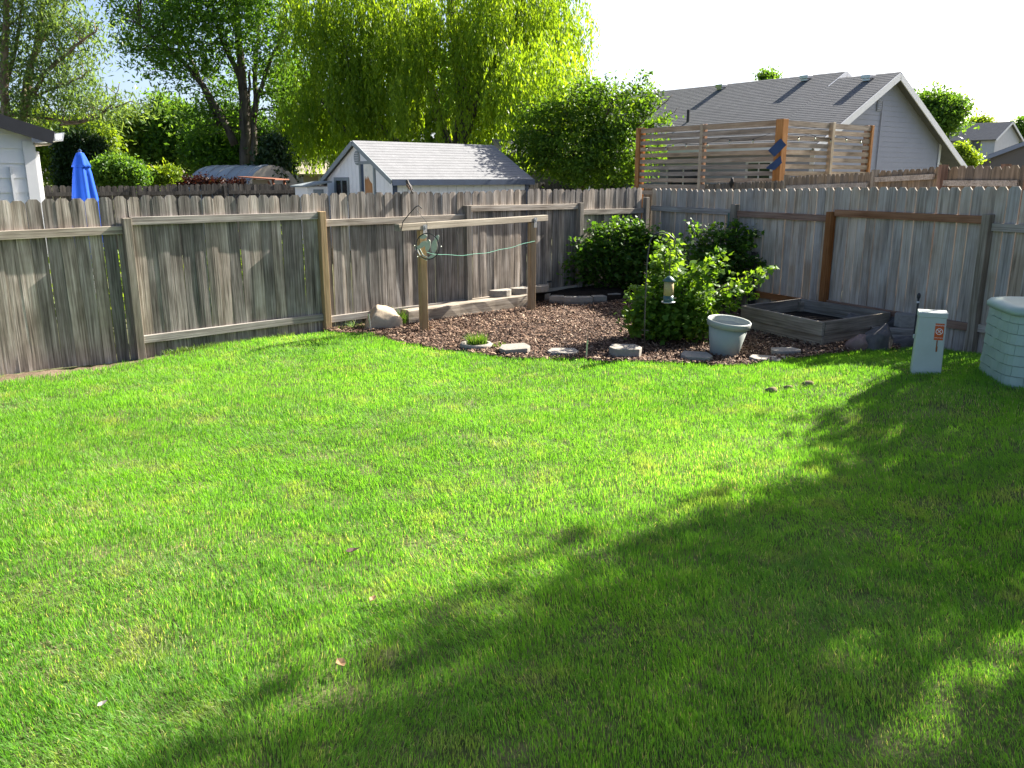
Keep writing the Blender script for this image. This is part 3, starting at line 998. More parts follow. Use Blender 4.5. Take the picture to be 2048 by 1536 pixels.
# round concrete pads behind the timber
G_P = "half round concrete pads under the board fence"
for k, (px, lab) in enumerate(((972, "leftmost of three half round concrete pads under the fence"), (1008, "middle one of three half round concrete pads under the fence"),
                               (1041, "rightmost of three half round concrete pads, next to the clothes line post"))):
    tpos = (2.98, 3.40, 3.80)[k]
    p = F0 + FU * tpos - FN * 0.13
    poly = [(0.19 * math.cos(a), 0.15 * math.sin(a)) for a in np.linspace(math.pi, 2 * math.pi, 9)]
    poly = [(-0.19, 0.06)] + poly + [(0.19, 0.06)]
    m = MB().extrude(poly, (0, 0, 0), (1, 0, 0), (0, 1, 0), (0, 0, 0.10))
    tag(ob("concrete_pad", m, M['concrete'], None, (p.x, p.y, 0.205), LF_ANG, bevel=0.008), lab, "concrete pad", G_P)
# soil shelf they stand on
m = MB()
m.bar(F0 + FU * 1.3 - FN * 0.09 + Vector((0, 0, 0.08)), F0 + FU * 6.5 - FN * 0.09 + Vector((0, 0, 0.08)), 0.10, 0.16)
kind(ob("soil_ledge_ground", m, M['bedsoil']), "structure")

# curved low wall of blocks in front of the dark shrub
cw = at(1150, 611)
wl = thing("block_wall", "low curved wall of dark blocks, sunlit top painted in, before the dark back shrub", "wall", (cw[0], cw[1], 0))
wpx = [(1085, 606), (1113, 611), (1142, 613), (1171, 613), (1200, 611), (1229, 606)]
for i, (px, py) in enumerate(wpx):
    X, Y = at(px, py)
    a = R(-28 + 11.5 * i) * 0.7
    for lay in range(2):
        poly = [(-0.118, 0.0), (0.118, 0.0), (0.10, 0.16), (-0.10, 0.16)]
        m = MB().extrude(poly, (0, 0, 0), (1, 0, 0), (0, 1, 0), (0, 0, 0.082 if lay == 0 else 0.075))
        o = ob("block", m, M['concrete_dark' if lay == 0 else 'concrete'], wl, (X - cw[0], Y - cw[1] + 0.012 * lay, 0.083 * lay - 0.01), a, bevel=0.006)  # upper row paler: the wall's sunlit top edge is put into its colour
sh = MB()
sh.lathe([(0.95, 0.0), (0.9, 0.13), (0.5, 0.17), (0.02, 0.18)], 20, (0, 0, 0))
o = ob("soil_mound_ground", sh, M['bedsoil'], None, (1.35, 14.1, 0), 0.7, smooth=True)
o.scale = (1.0, 0.75, 1)
kind(o, "structure")

# dark tub behind the second clothes line post
X, Y = at(1085, 598)
tb = thing("plant_tub", "black plastic tub in the shade behind the right clothes line post", "tub", (X, Y, 0.1))
ob("tub_body", MB().lathe([(0.12, 0), (0.17, 0.20), (0.18, 0.20), (0.18, 0.225), (0.165, 0.225), (0.14, 0.15)], 20), M['dark_metal'], tb, smooth=True)

# grass clump beside the boulder
def clump(name, label, cat, loc, n, rad, hmin, hmax, mat, group=None, lean_s=0.5):
    a_ = rng.uniform(0, 6.28, n)
    rr = rad * np.sqrt(rng.uniform(0, 1, n))
    xs_, ys_ = rr * np.cos(a_), rr * np.sin(a_)
    me = blades(n, xs_, ys_, np.zeros(n), rng.uniform(hmin, hmax, n), rng.uniform(0.006, 0.011, n), a_ + rng.normal(0, 0.5, n), np.clip(rng.normal(lean_s, 0.25, n), 0, 0.98), rng.uniform(0, 1, n), mat, name)
    return tag(link(name, me, None, loc), label, cat, group)


X, Y = at(797, 652)
clump("grass_clump", "clump of long green grass between the boulder and the timber end", "grass clump", (X, Y + 0.05, 0), 160, 0.09, 0.12, 0.30, M['tuft'])
X, Y = at(712, 657)
clump("weed_clump", "thin brownish weed against the bottom rail left of the boulder", "weed", (X, Y + 0.03, 0), 60, 0.12, 0.06, 0.16, M['tuft'], lean_s=0.8)

# concrete ring with a tuft
X, Y = at(952, 697)
rg = thing("concrete_ring", "low round concrete ring set in the mulch at the lawn edge", "planter ring", (X, Y, 0.0))
ob("ring", MB().lathe([(0.135, 0.0), (0.19, 0.0), (0.195, 0.05), (0.185, 0.07), (0.145, 0.07), (0.135, 0.03)], 28, cap0=False, cap1=False), M['concrete'], rg, smooth=True)
clump("grass_clump", "bushy grass tuft growing inside the concrete ring", "grass clump", (X + 0.01, Y + 0.0, 0.02), 420, 0.11, 0.10, 0.19, M['tuft'], lean_s=0.35)
X2, Y2 = at(1000, 697)
clump("weed_clump", "small sprawling weed just right of the concrete ring", "weed", (X2, Y2, 0.01), 70, 0.10, 0.04, 0.09, M['tuft'], lean_s=0.7)

# slim stakes
X, Y = at(1172, 722)
st = thing("garden_stake", "slim silver metal stake at the lawn edge between two edging stones", "stake", (X, Y, 0))
ob("rod", MB().tube([(0, 0, -0.02), (0.012, 0.0, 0.24)], 0.010, 8), M['metal'], st)
ob("tip", MB().tube([(0.012, 0, 0.24), (0.013, 0, 0.30)], [0.006, 0.003], 8), M['dark_metal'], st)
X, Y = at(742, 663)
st = thing("garden_stake", "thin grey metal stake standing in front of the tan boulder", "stake", (X, Y, 0))
ob("rod", MB().tube([(0, 0, -0.02), (-0.02, 0.0, 0.24)], 0.010, 8), M['metal'], st)
ob("hook", MB().tube([(-0.02, 0, 0.24), (-0.03, 0, 0.262), (-0.005, 0, 0.27), (0.0, 0, 0.25)], 0.007, 6), M['dark_metal'], st)

# flower pot
X, Y = at(1452, 712)
pt = thing("flower_pot", "large pale grey plastic pot leaning in the mulch beside the currant bush", "pot", (X, Y + 0.12, 0.0))
pt.rotation_euler = (R(5), R(5), 0)
ob("pot_body", MB().lathe([(0.155, 0.0), (0.165, 0.01), (0.225, 0.345), (0.215, 0.345), (0.20, 0.27)], 36), M['pot'], pt, smooth=True)
ob("rim", MB().lathe([(0.227, 0.335), (0.246, 0.34), (0.252, 0.40), (0.244, 0.412), (0.23, 0.405), (0.22, 0.33)], 36, cap0=False, cap1=False), M['pot'], pt, smooth=True)
ob("soil", MB().lathe([(0.198, 0.262), (0.001, 0.27)], 24), M['bedsoil'], pt)

# raised bed
zt = 0.31
NL, FL, NR = Vector((*at(1487, 613, zt), 0)), Vector((*at(1601, 599, zt), 0)), Vector((*at(1646, 646, zt), 0))
u_ = (NR - NL)
v_ = (FL - NL)
FR = NR + v_ * 1.12
rb = thing("raised_bed", "weathered grey timber raised garden bed full of dark soil by the shaded fence", "raised bed", tuple(NL), 0)
corners = [NL, NR, FR, FL]
for i in range(4):
    a, b = corners[i] - NL, corners[(i + 1) % 4] - NL
    d = (b - a).normalized()
    L = (b - a).length
    for lay in range(2):
        ext = 0.02 if i % 2 == 0 else -0.022
        m = MB().bar((-L / 2 - ext, 0, 0), (L / 2 + ext, 0, 0), 0.042, 0.172)
        mid = (a + b) / 2
        o = ob("plank", m, M['bed_board'], rb, (mid.x + random.uniform(-.006, .006), mid.y + random.uniform(-.006, .006), 0.062 + 0.176 * lay), math.atan2(d.y, d.x) + R(random.uniform(-0.5, 0.5)), bevel=0.004)
for c in corners:
    q = (c - NL) * 0.93 + (FR - NL) * 0.035
    ob("stake", MB().box((0, 0, 0.14), (0.07, 0.07, 0.30)), M['bed_board'], rb, (q.x, q.y, 0), 0.4, bevel=0.003)
poly = [(c - NL) for c in corners]
m = MB().add([(p.x, p.y, 0.15) for p in poly] + [((poly[0].x + poly[2].x) / 2, (poly[0].y + poly[2].y) / 2, 0.20)], [(0, 1, 4), (1, 2, 4), (2, 3, 4), (3, 0, 4)])
ob("soil", m, M['bedsoil'], rb)

# rocks by the bed
rock("rock", "reddish brown rock resting on the bottom rail behind the raised bed", "rock", (*at(1748, 626, 0.15), 0.15), (0.42, 0.28, 0.24), M['rock_red'], 1.7)
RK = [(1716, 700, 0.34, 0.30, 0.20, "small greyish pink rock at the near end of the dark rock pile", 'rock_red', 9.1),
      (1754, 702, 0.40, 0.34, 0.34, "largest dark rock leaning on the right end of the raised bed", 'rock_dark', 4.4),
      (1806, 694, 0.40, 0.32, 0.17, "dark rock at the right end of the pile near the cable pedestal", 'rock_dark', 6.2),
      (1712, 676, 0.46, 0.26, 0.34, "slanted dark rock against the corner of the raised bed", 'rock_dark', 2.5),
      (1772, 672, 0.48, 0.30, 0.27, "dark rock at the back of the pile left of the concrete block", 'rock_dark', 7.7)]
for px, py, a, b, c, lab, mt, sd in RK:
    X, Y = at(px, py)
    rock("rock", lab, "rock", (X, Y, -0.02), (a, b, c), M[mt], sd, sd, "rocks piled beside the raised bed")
X, Y = at(1674, 690)
rock("rock", "tiny pale yellowish stone at the foot of the raised bed corner", "rock", (X, Y, 0), (0.08, 0.07, 0.06), M['rock'], 8.8)
m = MB().bar((-0.36, 0, 0), (0.36, 0, 0), 0.14, 0.13)
X, Y = at(1806, 655, 0.19)
tag(ob("timber_offcut", m, M['sleeper'], None, (X, Y, 0.115), -0.25, bevel=0.005), "short weathered timber lying behind the dark rocks under the concrete block", "timber")

# sprinkler riser, green stake
p = CORNER + GU * 6.0 - GN * 0.25
sp = thing("sprinkler_riser", "thin dark riser pipe with a white ring standing by the fence behind the pedestal", "sprinkler", (p.x, p.y, 0))
ob("pipe", MB().tube([(0, 0, 0), (0, 0, 0.58)], 0.012, 8), M['dark_metal'], sp)
ob("collar", MB().tube([(0, 0, 0.53), (0, 0, 0.55)], 0.017, 8), M['white_trim'], sp)
ob("nozzle", MB().lathe([(0.014, 0.58), (0.022, 0.60), (0.022, 0.63), (0.01, 0.65)], 8), M['dark_metal'], sp)
p = CORNER + GU * 2.62 - GN * 0.35
tp = thing("plant_stake", "tall dark green metal stake beside the shrub at the grey fence", "stake", (p.x, p.y, 0))
ob("rod", MB().box((0, 0, 0.74), (0.03, 0.012, 1.48)).box((0, 0.012, 0.74), (0.008, 0.02, 1.48)), M['feeder_green'], tp)
for z in (0.5, 0.8, 1.1, 1.3):
    ob("stud", MB().box((0, -0.009, z), (0.014, 0.008, 0.02)), M['feeder_green'], tp)
p = CORNER + GU * 2.95 - GN * 0.08
tag(ob("dark_strip", MB().box((0, 0, 0.45), (0.10, 0.05, 0.9)), M['board_dark'], None, (p.x, p.y, 0), RF_ANG, bevel=0.004), "short dark upright strip against the grey fence right of the green stake", "board")  # thin dark upright box set against the fence boards

# ------------------------------------------------------------------ shepherd hook and feeder
X, Y = at(1291, 690)
Yh = Y - 0.62
hx = lambda px, py: Vector((at_y(px, py, Yh)[0] - X, 0, at_y(px, py, Yh)[2]))
hp = [Vector((hx(1290, 690).x, 0, 0)), hx(1289, 637), hx(1292, 560), hx(1294, 522), hx(1297, 498), hx(1301, 480), hx(1310, 468), hx(1324, 464), hx(1337, 468), hx(1347, 477), hx(1351, 487), hx(1348, 496), hx(1342, 500), hx(1338, 496)]
hook = thing("shepherd_hook", "slender dark iron shepherd hook standing in the currant bush", "shepherd hook", (X, Yh, 0))
ob("pole", MB().tube(hp, 0.0075, 7), M['dark_metal'], hook, smooth=True)
ob("foot_bracket", MB().tube([hx(1283, 660), hx(1298, 661)], 0.006, 6), M['dark_metal'], hook)
fd_p = at_y(1341, 500, Yh)
fd = thing("bird_feeder", "tube bird feeder full of seed with green cap hanging from the iron hook", "bird feeder", fd_p)
zz0 = lambda py: at_y(1341, py, Yh)[2] - fd_p[2]
ob("hanging_wire", MB().tube([(0, 0, 0.0), (0, 0, zz0(553))], 0.004, 6), M['dark_metal'], fd)
zc0, zc1 = zz0(562), zz0(552)
ob("cap", MB().lathe([(0.072, zc0 - 0.004), (0.074, zc0 + 0.006), (0.03, zc1 - 0.012), (0.012, zc1)], 20), M['feeder_green'], fd, smooth=True)
ob("seed_tube", MB().lathe([(0.055, zz0(591)), (0.055, zc0)], 20), M['seed'], fd, smooth=True)
ob("base", MB().lathe([(0.052, zz0(605)), (0.058, zz0(603)), (0.057, zz0(591))], 20), M['feeder_green'], fd, smooth=True)
ob("tray", MB().lathe([(0.05, zz0(606.5)), (0.078, zz0(605)), (0.08, zz0(603)), (0.06, zz0(604))], 20), M['metal'], fd, smooth=True)
for a in (0.3, 2.4, 4.5):
    ob("perch", MB().tube([(0.055 * math.cos(a), 0.055 * math.sin(a), zz0(597)), (0.10 * math.cos(a), 0.10 * math.sin(a), zz0(597))], 0.004, 6), M['dark_metal'], fd)


# ------------------------------------------------------------------ leaves
def leaf_quads(P, size, asp, nbias=None, droop=0.3, dirs=None):
    """diamond leaves at points P; returns verts, faces"""
    n = len(P)
    size = np.broadcast_to(size, (n,))
    if dirs is None:
        d = rng.normal(0, 1, (n, 3))
        d[:, 2] -= droop
    else:
        d = dirs + rng.normal(0, 0.35, (n, 3))
    d /= np.linalg.norm(d, axis=1, keepdims=True) + 1e-9
    u = rng.normal(0, 1, (n, 3))
    if nbias is not None:
        nn = rng.normal(0, 1, (n, 3)) * 0.7 + nbias
        s = np.cross(d, nn)
    else:
        s = np.cross(d, u)
    s /= np.linalg.norm(s, axis=1, keepdims=True) + 1e-9
    L = (size / 2)[:, None]
    Wd = L * asp
    V = np.empty((n, 4, 3), np.float32)
    V[:, 0] = P - d * L
    V[:, 1] = P + s * Wd - d * L * 0.1
    V[:, 2] = P + d * L
    V[:, 3] = P - s * Wd - d * L * 0.1
    F = np.arange(n * 4).reshape(n, 4)
    return V.reshape(-1, 3), F


def cluster_points(lobes, ncl, per, spread, shell=0.55, flat=0.7):
    """points in clumps spread through ellipsoid lobes (cx,cy,cz,rx,ry,rz)"""
    vol = np.array([l[3] * l[4] * l[5] for l in lobes]) ** 0.8
    cnt = rng.multinomial(ncl, vol / vol.sum())
    C, G = [], []
    for l, k in zip(lobes, cnt):
        d = rng.normal(0, 1, (k, 3))
        d /= np.linalg.norm(d, axis=1, keepdims=True)
        rr = (rng.uniform(shell ** 3, 1.05, k) ** (1 / 3))[:, None]
        C.append(d * rr * np.array(l[3:6]) + np.array(l[:3]))
        G.append(rng.uniform(0, 1, k))
    C, G = np.concatenate(C), np.concatenate(G)
    sp_ = spread * rng.uniform(0.5, 1.5, len(C))
    P = np.repeat(C, per, 0) + rng.normal(0, 1, (len(C) * per, 3)) * np.repeat(sp_, per)[:, None] * np.array([1, 1, flat])
    return P, np.repeat(G, per), C


def limbs_mb(base, limbs, n=8):
    m = MB()
    for pts, rad in limbs:
        m.tube([Vector(p) - Vector(base) for p in pts], rad, n)
    return m


def smooth_path(pts, k=4, jit=0.0):
    pts = [Vector(p) for p in pts]
    out = []
    for i in range(len(pts) - 1):
        p0, p1, p2, p3 = pts[max(i - 1, 0)], pts[i], pts[i + 1], pts[min(i + 2, len(pts) - 1)]
        for j in range(k):
            t = j / k
            q = 0.5 * ((2 * p1) + (p2 - p0) * t + (2 * p0 - 5 * p1 + 4 * p2 - p3) * t * t + (3 * p1 - p0 - 3 * p2 + p3) * t ** 3)
            if jit and (i or j):
                q += Vector((random.uniform(-jit, jit), random.uniform(-jit, jit), random.uniform(-jit, jit)))
            out.append(q)
    out.append(pts[-1])
    return out


def limb(pts, r0, r1, k=4, jit=0.0):
    p = smooth_path(pts, k, jit)
    nn = len(p)
    return p, [r0 + (r1 - r0) * (i / (nn - 1)) ** 0.8 for i in range(nn)]


def tree(name, label, cat, base, limbs, lobes, ncl, per, spread, lsize, asp, leafm, barkm, shell=0.5, flat=0.7, twig=0, group=None, droop=0.3, rb=None, gradient=0.0, extra=None):
    t = thing(name, label, cat, base, 0, group)
    P, G, C = cluster_points(lobes, ncl, per, spread, shell, flat)
    if extra is not None:
        P = np.concatenate([P, extra])
        G = np.concatenate([G, rng.uniform(0, 1, len(extra))])
    sz = lsize * rng.uniform(0.65, 1.35, len(P))
    V, F = leaf_quads(P - np.array(base), sz, asp, droop=droop, nbias=np.array([0, 0, 0.8]))
    rn = np.clip(0.15 + 0.5 * G + rng.normal(0, 0.17, len(P)), 0, 1)
    mb = limbs_mb(base, limbs)
    if twig:
        # thin twigs reaching from limb points to clump centres
        allp = [p for l in limbs for p in l[0][len(l[0]) // 3:]]
        ap = np.array([tuple(p) for p in allp])
        for c in C[rng.choice(len(C), min(twig, len(C)), replace=False)]:
            dd = np.linalg.norm(ap - c, axis=1) + np.maximum(0, ap[:, 2] - c[2]) * 1.5
            a = Vector(ap[int(np.argmin(dd))])
            b = Vector(c)
            L = (b - a).length
            midp = a.lerp(b, 0.5) + Vector((random.uniform(-.1, .1), random.uniform(-.1, .1), 0.12)) * L
            pp = smooth_path([a, midp, b], 3)
            r0 = min(0.05, 0.012 * L + 0.006)
            mb.tube([q - Vector(base) for q in pp], [r0 * (1 - 0.75 * i / (len(pp) - 1)) for i in range(len(pp))], 5, cap=False)
    ob("trunk", mb, M[barkm], t, smooth=True)
    link("crown", npmesh("crown", V, F, M[leafm], np.repeat(rn, 4)), t)
    return t


def P3(px, py, Y):
    return Vector(at_y(px, py, Y))


# --- shrubs in the bed (lobed leaves on stems)
def shrub(name, label, base, stems, per_stem, lsize, leafm, bark='bark', spread=0.16, group=None, extra_lobes=None, nl=0):
    t = thing(name, label, "shrub", base, 0, group)
    bv = Vector(base)
    mb = MB()
    PP, GG = [], []
    for pts in stems:
        pp = smooth_path([bv + Vector((random.uniform(-.06, .06), random.uniform(-.06, .06), 0))] + [Vector(p) for p in pts], 5, 0.012)
        nn = len(pp)
        mb.tube([q - bv for q in pp], [0.009 * (1 - 0.75 * i / nn) + 0.001 for i in range(nn)], 5)
        g = random.random()
        for _ in range(per_stem):
            f = random.random() ** 0.75
            q = pp[min(nn - 1, int((0.12 + 0.88 * f) * nn))]
            s = spread * (1.0 - 0.55 * f)
            PP.append((q.x + random.gauss(0, s), q.y + random.gauss(0, s), max(0.05, q.z + random.gauss(0, s * 0.7))))
            GG.append(g)
    if extra_lobes:
        P, G, C = cluster_points(extra_lobes, nl, 14, 0.07, 0.35)
        P[:, 2] = np.maximum(P[:, 2], 0.04)
        PP += [tuple(p) for p in P]
        GG += list(G)
    PP, GG = np.array(PP), np.array(GG)
    n = len(PP)
    # palmate leaf: seven corners round a centre, two tilted halves
    size = lsize * rng.uniform(0.55, 1.3, n)
    nrm = rng.normal(0, 0.55, (n, 3)) + np.array([0.1, -0.1, 0.9])
    nrm /= np.linalg.norm(nrm, axis=1, keepdims=True)
    d = np.cross(nrm, rng.normal(0, 1, (n, 3)))
    d /= np.linalg.norm(d, axis=1, keepdims=True)
    s = np.cross(nrm, d)
    prof = [(-0.5, 0.0), (-0.42, 0.38), (0.02, 0.52), (0.08, 0.30), (0.62, 0.0), (0.08, -0.30), (0.02, -0.52), (-0.42, -0.38)]
    V = np.empty((n, 8, 3), np.float32)
    for k, (a, b) in enumerate(prof):
        V[:, k] = PP + (d * (a * size)[:, None] + s * (b * size)[:, None] - nrm * ((abs(b) ** 1.2) * 0.35 * size)[:, None]) - np.array(base)
    b0 = np.arange(n)[:, None] * 8
    F = np.concatenate([b0 + np.array([[0, 1, 2, 3]]), b0 + np.array([[0, 3, 4, 5]]), b0 + np.array([[0, 5, 6, 7]])], 0)
    rn = np.clip(0.2 + 0.45 * GG + rng.normal(0, 0.18, n), 0, 1)
    ob("stems", mb, M[bark], t)
    link("foliage", npmesh("foliage", V.reshape(-1, 3), F[:, ::-1], M[leafm], np.repeat(rn, 8)), t)
    return t


def stems_to(pxs, Y, jy=0.35):
    out = []
    for px, py in pxs:
        Yq = Y + random.uniform(-jy, jy)
        e = P3(px, py, Yq)
        out.append(e)
    return out


random.seed(21)
# currant bush in front
bx, by = at(1335, 690)
by += 0.25
ends = [(1268, 575), (1255, 590), (1280, 610), (1300, 570), (1315, 545), (1330, 500), (1340, 468), (1322, 480), (1352, 490), (1365, 520), (1310, 505), (1345, 525), (1360, 548),
        (1385, 560), (1400, 540), (1420, 520), (1442, 503), (1450, 525), (1436, 545), (1415, 570), (1460, 590), (1470, 615), (1445, 600), (1425, 620), (1400, 600), (1490, 575), (1525, 545), (1515, 560), (1540, 538), (1505, 585),
        (1300, 640), (1275, 650), (1330, 650), (1360, 660), (1385, 660), (1400, 640), (1262, 630), (1340, 600), (1370, 590), (1320, 590), (1290, 590)]
st_ = []
for px, py in ends:
    e = P3(px, py, by + random.uniform(-0.35, 0.35))
    mid = Vector((bx, by, 0)).lerp(e, 0.5) + Vector((0, 0, 0.12 + 0.1 * random.random()))
    st_.append([mid, e])
base_l = [(bx + 0.0, by, 0.28, 0.42, 0.36, 0.26), (bx + 0.26, by - 0.05, 0.38, 0.38, 0.34, 0.32), (bx - 0.22, by + 0.05, 0.3, 0.3, 0.3, 0.26), (bx + 0.05, by + 0.15, 0.75, 0.22, 0.22, 0.42)]
shrub("currant_bush", "bright green currant bush in the middle of the mulch bed, behind the feeder and pot", (bx, by, 0), st_, 70, 0.07, 'currant', spread=0.10, extra_lobes=base_l, nl=230)
# dark shrub at the back behind the curved wall
bx, by = 1.72, 14.35
ends = [(1120, 500), (1135, 475), (1150, 485), (1165, 460), (1180, 448), (1192, 470), (1205, 452), (1222, 446), (1236, 452), (1250, 448), (1262, 462), (1275, 470), (1285, 500), (1115, 540), (1100, 545), (1128, 530),
        (1290, 485), (1160, 500), (1200, 490), (1240, 480), (1270, 520), (1300, 500), (1145, 510), (1310, 480), (1325, 500), (1315, 520), (1290, 465), (1250, 455)]
st_ = []
for px, py in ends:
    e = P3(px, py, by + random.uniform(-0.5, 0.3))
    st_.append([Vector((bx, by, 0.1)).lerp(e, 0.5) + Vector((0, 0, 0.15)), e])
base_l = [(bx - 0.45, by, 0.55, 0.45, 0.35, 0.38), (bx + 0.2, by, 0.75, 0.65, 0.45, 0.6), (bx + 0.6, by - 0.1, 0.6, 0.5, 0.45, 0.5)]
shrub("berry_bush", "tall dense dark green bush in the fence corner above the low curved wall", (bx, by, 0.1), st_, 70, 0.068, 'shrub', spread=0.15, extra_lobes=base_l, nl=330)
# third shrub against the right fence
bx, by = 3.35, 12.9
ends = [(1350, 500), (1362, 480), (1375, 470), (1390, 462), (1405, 455), (1420, 462), (1435, 450), (1452, 455), (1462, 448), (1475, 470), (1485, 500), (1480, 530), (1395, 490), (1430, 480), (1380, 500), (1360, 490), (1450, 500), (1382, 445)]
st_ = []
for px, py in ends:
    e = P3(px, py, by + random.uniform(-0.3, 0.3))
    st_.append([Vector((bx, by, 0.1)).lerp(e, 0.5) + Vector((0, 0, 0.15)), e])
base_l = [(bx, by, 0.8, 0.5, 0.4, 0.55), (bx - 0.2, by, 0.55, 0.5, 0.4, 0.45)]
shrub("berry_bush", "dark green bush against the shaded grey fence behind the currant bush", (bx, by, 0), st_, 60, 0.066, 'shrub', spread=0.13, extra_lobes=base_l, nl=200)

# ------------------------------------------------------------------ cable pedestal
zb = 0.19
X, Y = at(1857, 752, zb)
ped_ang = R(-22)
pd = thing("cable_pedestal", "pale green cable pedestal with an orange warning sticker on the lawn edge", "utility pedestal", (X, Y + 0.07, zb - 0.02), ped_ang)
hp_ = zat(X, Y, 628) - zb + 0.02
m = MB()
a0, b0, a1, b1 = 0.128, 0.085, 0.118, 0.078
m.add([(-a0, -b0, 0), (a0, -b0, 0), (a0, b0, 0), (-a0, b0, 0), (-a1, -b1, hp_), (a1, -b1, hp_), (a1, b1, hp_), (-a1, b1, hp_)],
      [(3, 2, 1, 0), (4, 5, 6, 7), (0, 1, 5, 4), (1, 2, 6, 5), (2, 3, 7, 6), (3, 0, 4, 7)])
ob("pedestal_body", m, M['pedestal'], pd, bevel=0.008)
m = MB()
m.add([(-a1 - .006, -b1 - .006, hp_ - 0.035), (a1 + .006, -b1 - .006, hp_ - 0.035), (a1 + .006, b1 + .006, hp_ - 0.035), (-a1 - .006, b1 + .006, hp_ - 0.035),
       (-a1 - .006, -b1 - .006, hp_ + 0.012), (a1 + .006, -b1 - .006, hp_ + 0.012), (a1 + .006, b1 + .006, hp_ + 0.02), (-a1 - .006, b1 + .006, hp_ + 0.02)],
      [(3, 2, 1, 0), (4, 5, 6, 7), (0, 1, 5, 4), (1, 2, 6, 5), (2, 3, 7, 6), (3, 0, 4, 7)])
ob("cap", m, M['pedestal'], pd, bevel=0.006)
ob("latch", MB().box((-a0 - 0.004, 0, hp_ * 0.62), (0.016, 0.03, 0.035)), M['pedestal'], pd, bevel=0.003)
yf = lambda z: -(b0 + (b1 - b0) * z / hp_) - 0.002
sz0, sz1 = hp_ - 0.24, hp_ - 0.085
sk = MB()
sx0, sx1 = 0.030, 0.106
sk.add([(sx0, yf(sz0), sz0), (sx1, yf(sz0), sz0), (sx1, yf(sz1), sz1), (sx0, yf(sz1), sz1), (sx0, yf(sz0) + .0015, sz0), (sx1, yf(sz0) + .0015, sz0), (sx1, yf(sz1) + .0015, sz1), (sx0, yf(sz1) + .0015, sz1)],
       [(0, 1, 2, 3), (7, 6, 5, 4), (0, 4, 5, 1), (1, 5, 6, 2), (2, 6, 7, 3), (3, 7, 4, 0)])
sticker = ob("sticker", sk, M['orange'], pd)
fc = bpy.data.curves.new("warning_text", 'FONT')
fc.body = "WARNING"
fc.size = 0.0185
fc.align_x = 'CENTER'
fc.extrude = 0.0002
fc.materials.append(M['sticker_white'])
def text_mesh(curve):
    o = bpy.data.objects.new("lettering_source", curve)
    COL.objects.link(o)
    dg = bpy.context.evaluated_depsgraph_get()
    me = bpy.data.meshes.new_from_object(o.evaluated_get(dg))
    me.name = "lettering"
    bpy.data.objects.remove(o)
    return me


fo = link("lettering", text_mesh(fc), sticker, ((sx0 + sx1) / 2, yf(sz1) - 0.0012, sz1 - 0.024), (R(90), 0, 0))
fc2 = bpy.data.curves.new("small_text", 'FONT')
fc2.body = "BURIED CABLE"
fc2.size = 0.0105
fc2.align_x = 'CENTER'
fc2.extrude = 0.0002
fc2.materials.append(M['sticker_white'])
link("lettering", text_mesh(fc2), sticker, ((sx0 + sx1) / 2, yf(sz0) - 0.0012, sz0 + 0.018), (R(90), 0, 0))
cxs, czs = (sx0 + sx1) / 2, (sz0 + sz1) / 2 + 0.003
m = MB()
nn = 28
vs, fs = [], []
for k in range(nn):
    a = 2 * math.pi * k / nn
    for rr in (0.030, 0.0245):
        vs.append((cxs + rr * math.cos(a), yf(czs) - 0.0016, czs + rr * math.sin(a)))
for k in range(nn):
    j = (k + 1) % nn
    fs.append((2 * k, 2 * k + 1, 2 * j + 1, 2 * j))
m.add(vs, fs)
m.box((cxs, yf(czs) - 0.0018, czs), (0.05, 0.0006, 0.005), Matrix.Rotation(R(45), 3, 'Y'))
m.box((cxs - 0.004, yf(czs) - 0.0024, czs - 0.002), (0.030, 0.0006, 0.004), Matrix.Rotation(R(-50), 3, 'Y'))
m.box((cxs + 0.008, yf(czs) - 0.0024, czs + 0.010), (0.012, 0.0006, 0.008), Matrix.Rotation(R(-50), 3, 'Y'))
ob("no_digging_symbol", m, M['sticker_white'], sticker)
m = MB()
for (dx, w_, z0_, z1_) in ((0.0, 0.010, sz0 - 0.085, sz0 - 0.003), (0.003, 0.014, sz0 - 0.11, sz0 - 0.06)):
    zc = (z0_ + z1_) / 2
    m.box((cxs + dx - 0.008, yf(zc) + 0.0002, zc), (w_, 0.003, z1_ - z0_))
ob("rust_streak", m, M['rust'], pd)

# ------------------------------------------------------------------ compost bin
zb = 0.17
X, Y = at(2052, 781, zb)
Yb = Y + 0.42
cb = thing("compost_bin", "mint green plastic bin with a woven brick pattern at the right edge of the lawn", "bin", (X + 0.24, Yb - 0.20, zb - 0.04), R(-12))
Hb = zat(X, Yb - 0.3, 612) - zb


def sq(a, hw, p=5.0):
    c, s = math.cos(a), math.sin(a)
    return hw / (abs(c) ** p + abs(s) ** p) ** (1 / p)


def ring_pt(a, hw, z):
    r = sq(a, hw)
    return r * math.cos(a), r * math.sin(a), z


def hwz(z):
    return 0.425 - 0.012 * z / Hb


